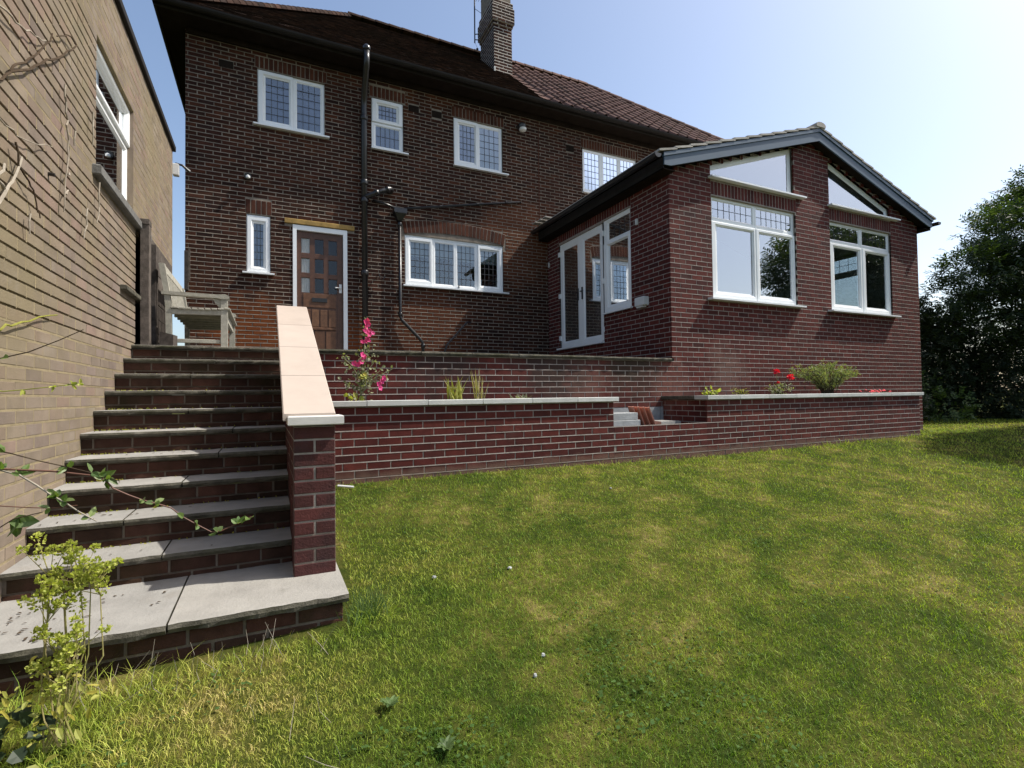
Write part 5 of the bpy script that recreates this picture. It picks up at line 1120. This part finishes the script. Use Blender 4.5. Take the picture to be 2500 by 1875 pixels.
# dry stalks and tufts by the slab
m = MB()
for k in range(46):
    x = R.uniform(-.75, .25) if k < 34 else R.uniform(-.6, .3); y = R.uniform(2.44, 2.62) if k < 34 else R.uniform(1.3, 2.2); z = gzf(x, y); t = Vector((R.gauss(0, .06), R.gauss(0, .04), R.uniform(.06, .16))); p = Vector((x, y, z)); m.tube([p, p+t*.5+rv(.01), p+t], [.0012, .001, .0006], 4)
o = m.build('dry_stalks', 'dry_stem'); o['kind'] = 'stuff'; o['label'] = 'dry straw stalks along the foot of the bottom slab'
solid('white_stick', 'short white stick lying on the grass at the foot of the planter wall', 'stick', 'white_plastic', lambda m: m.tube([(.565, 4.88, gzf(.565, 4.88)+.035), (.70, 4.84, gzf(.7, 4.84)+.022)], .010))
sp = [(1.02, 1.95, 'small pale stone in the grass left of the lawn middle'), (1.12, 2.06, 'tiny grey stone lying just behind the pale stone'), (.88, 2.95, 'flat pale chip of stone near the pier in the grass'), (1.35, 2.9, 'little whitish stone chip in the upper lawn'), (3.0, 4.1, 'pale leaf sized chip lying on the far lawn')]
for x, y, l in sp:
    def fn(m, x=x, y=y):
        z = gzf(x, y)+.004; r = .010 if y < 2.5 else .014; L = []
        for zz, rr in ((0, .8), (.006, 1.), (.013, .6)): L.append([(x+r*rr*math.cos(2*math.pi*k/7)*R.uniform(.8, 1.2), y+r*rr*math.sin(2*math.pi*k/7)*R.uniform(.8, 1.2), z+zz) for k in range(7)])
        m.loops(L)
    solid('stone_chip', l, 'stone', 'concrete', fn, 'stone chips in the lawn')
for (x, y, l) in ((.55, 1.72, 'broad leaved weed rosette in the lawn below the slab corner'), (.42, 2.0, 'small dock like weed in the dry grass near the slab')):
    m = MB(); z = gzf(x, y)+.02
    for k in range(11): a = k*2.4; m.leaf((x, y, z), (math.cos(a), math.sin(a), .35), (0, 0, 1), R.uniform(.03, .05), .02)
    tag(m.build('weed', 'leaf_green'), l, 'weed')
m = MB()
for k in range(150):
    b_ = Vector((.46+R.gauss(0, .05), 2.70+R.gauss(0, .05), gzf(.46, 2.7))); a = R.uniform(0, 6.28); hh = R.uniform(.07, .15); tip = b_+Vector((math.cos(a)*.06, math.sin(a)*.05, hh)); s_ = Vector((.002, 0, 0)); i = m.add([b_-s_, b_+s_, tip]); m.f.append((i, i+1, i+2))
tag(m.build('grass_tuft', 'leaf_green'), 'tuft of long green grass beside the right end of the slab', 'grass tuft')

# dead leaves and grit blown onto the treads
m = MB()
for k in range(90):
    i = R.choice((10, 10, 10, 10, 9, 8, 7, 6, 5)); x = XL+.03+abs(R.gauss(0, .32))
    if x > .1: continue
    y = R.uniform(YB+.03, 3.25) if i == 10 else YS0-GO*i+R.uniform(.05, .28); z = (ZS if i == 10 else ZT-RI*i)+.004
    m.leaf((x, y, z), (R.gauss(0, 1), R.gauss(0, 1), R.uniform(0, .15)), (0, 0, 1), R.uniform(.012, .035), R.uniform(.006, .014), .25)
o = m.build('fallen_leaves', 'brown_stem'); o['kind'] = 'stuff'; o['label'] = 'small dead leaves scattered on the stone treads'
# moss and small weeds in the back corners of the steps
m = MB()
for k in range(420):
    i = R.randint(1, 9); x = XL+.01+abs(R.gauss(0, .22)) if R.random() < .7 else R.uniform(XL, .1)
    if x > .1: continue
    y = YS0-GO*i+GO+.012-abs(R.gauss(0, .008)); z = ZT-RI*i+.001; m.leaf((x, y, z), (R.gauss(0, .6), -.5, R.uniform(.2, 1)), (0, -1, .3), R.uniform(.008, .020), R.uniform(.006, .010), .2)
o = m.build('moss', 'leaf_yellow'); o['kind'] = 'stuff'; o['label'] = 'moss growing in the back corners of the steps'
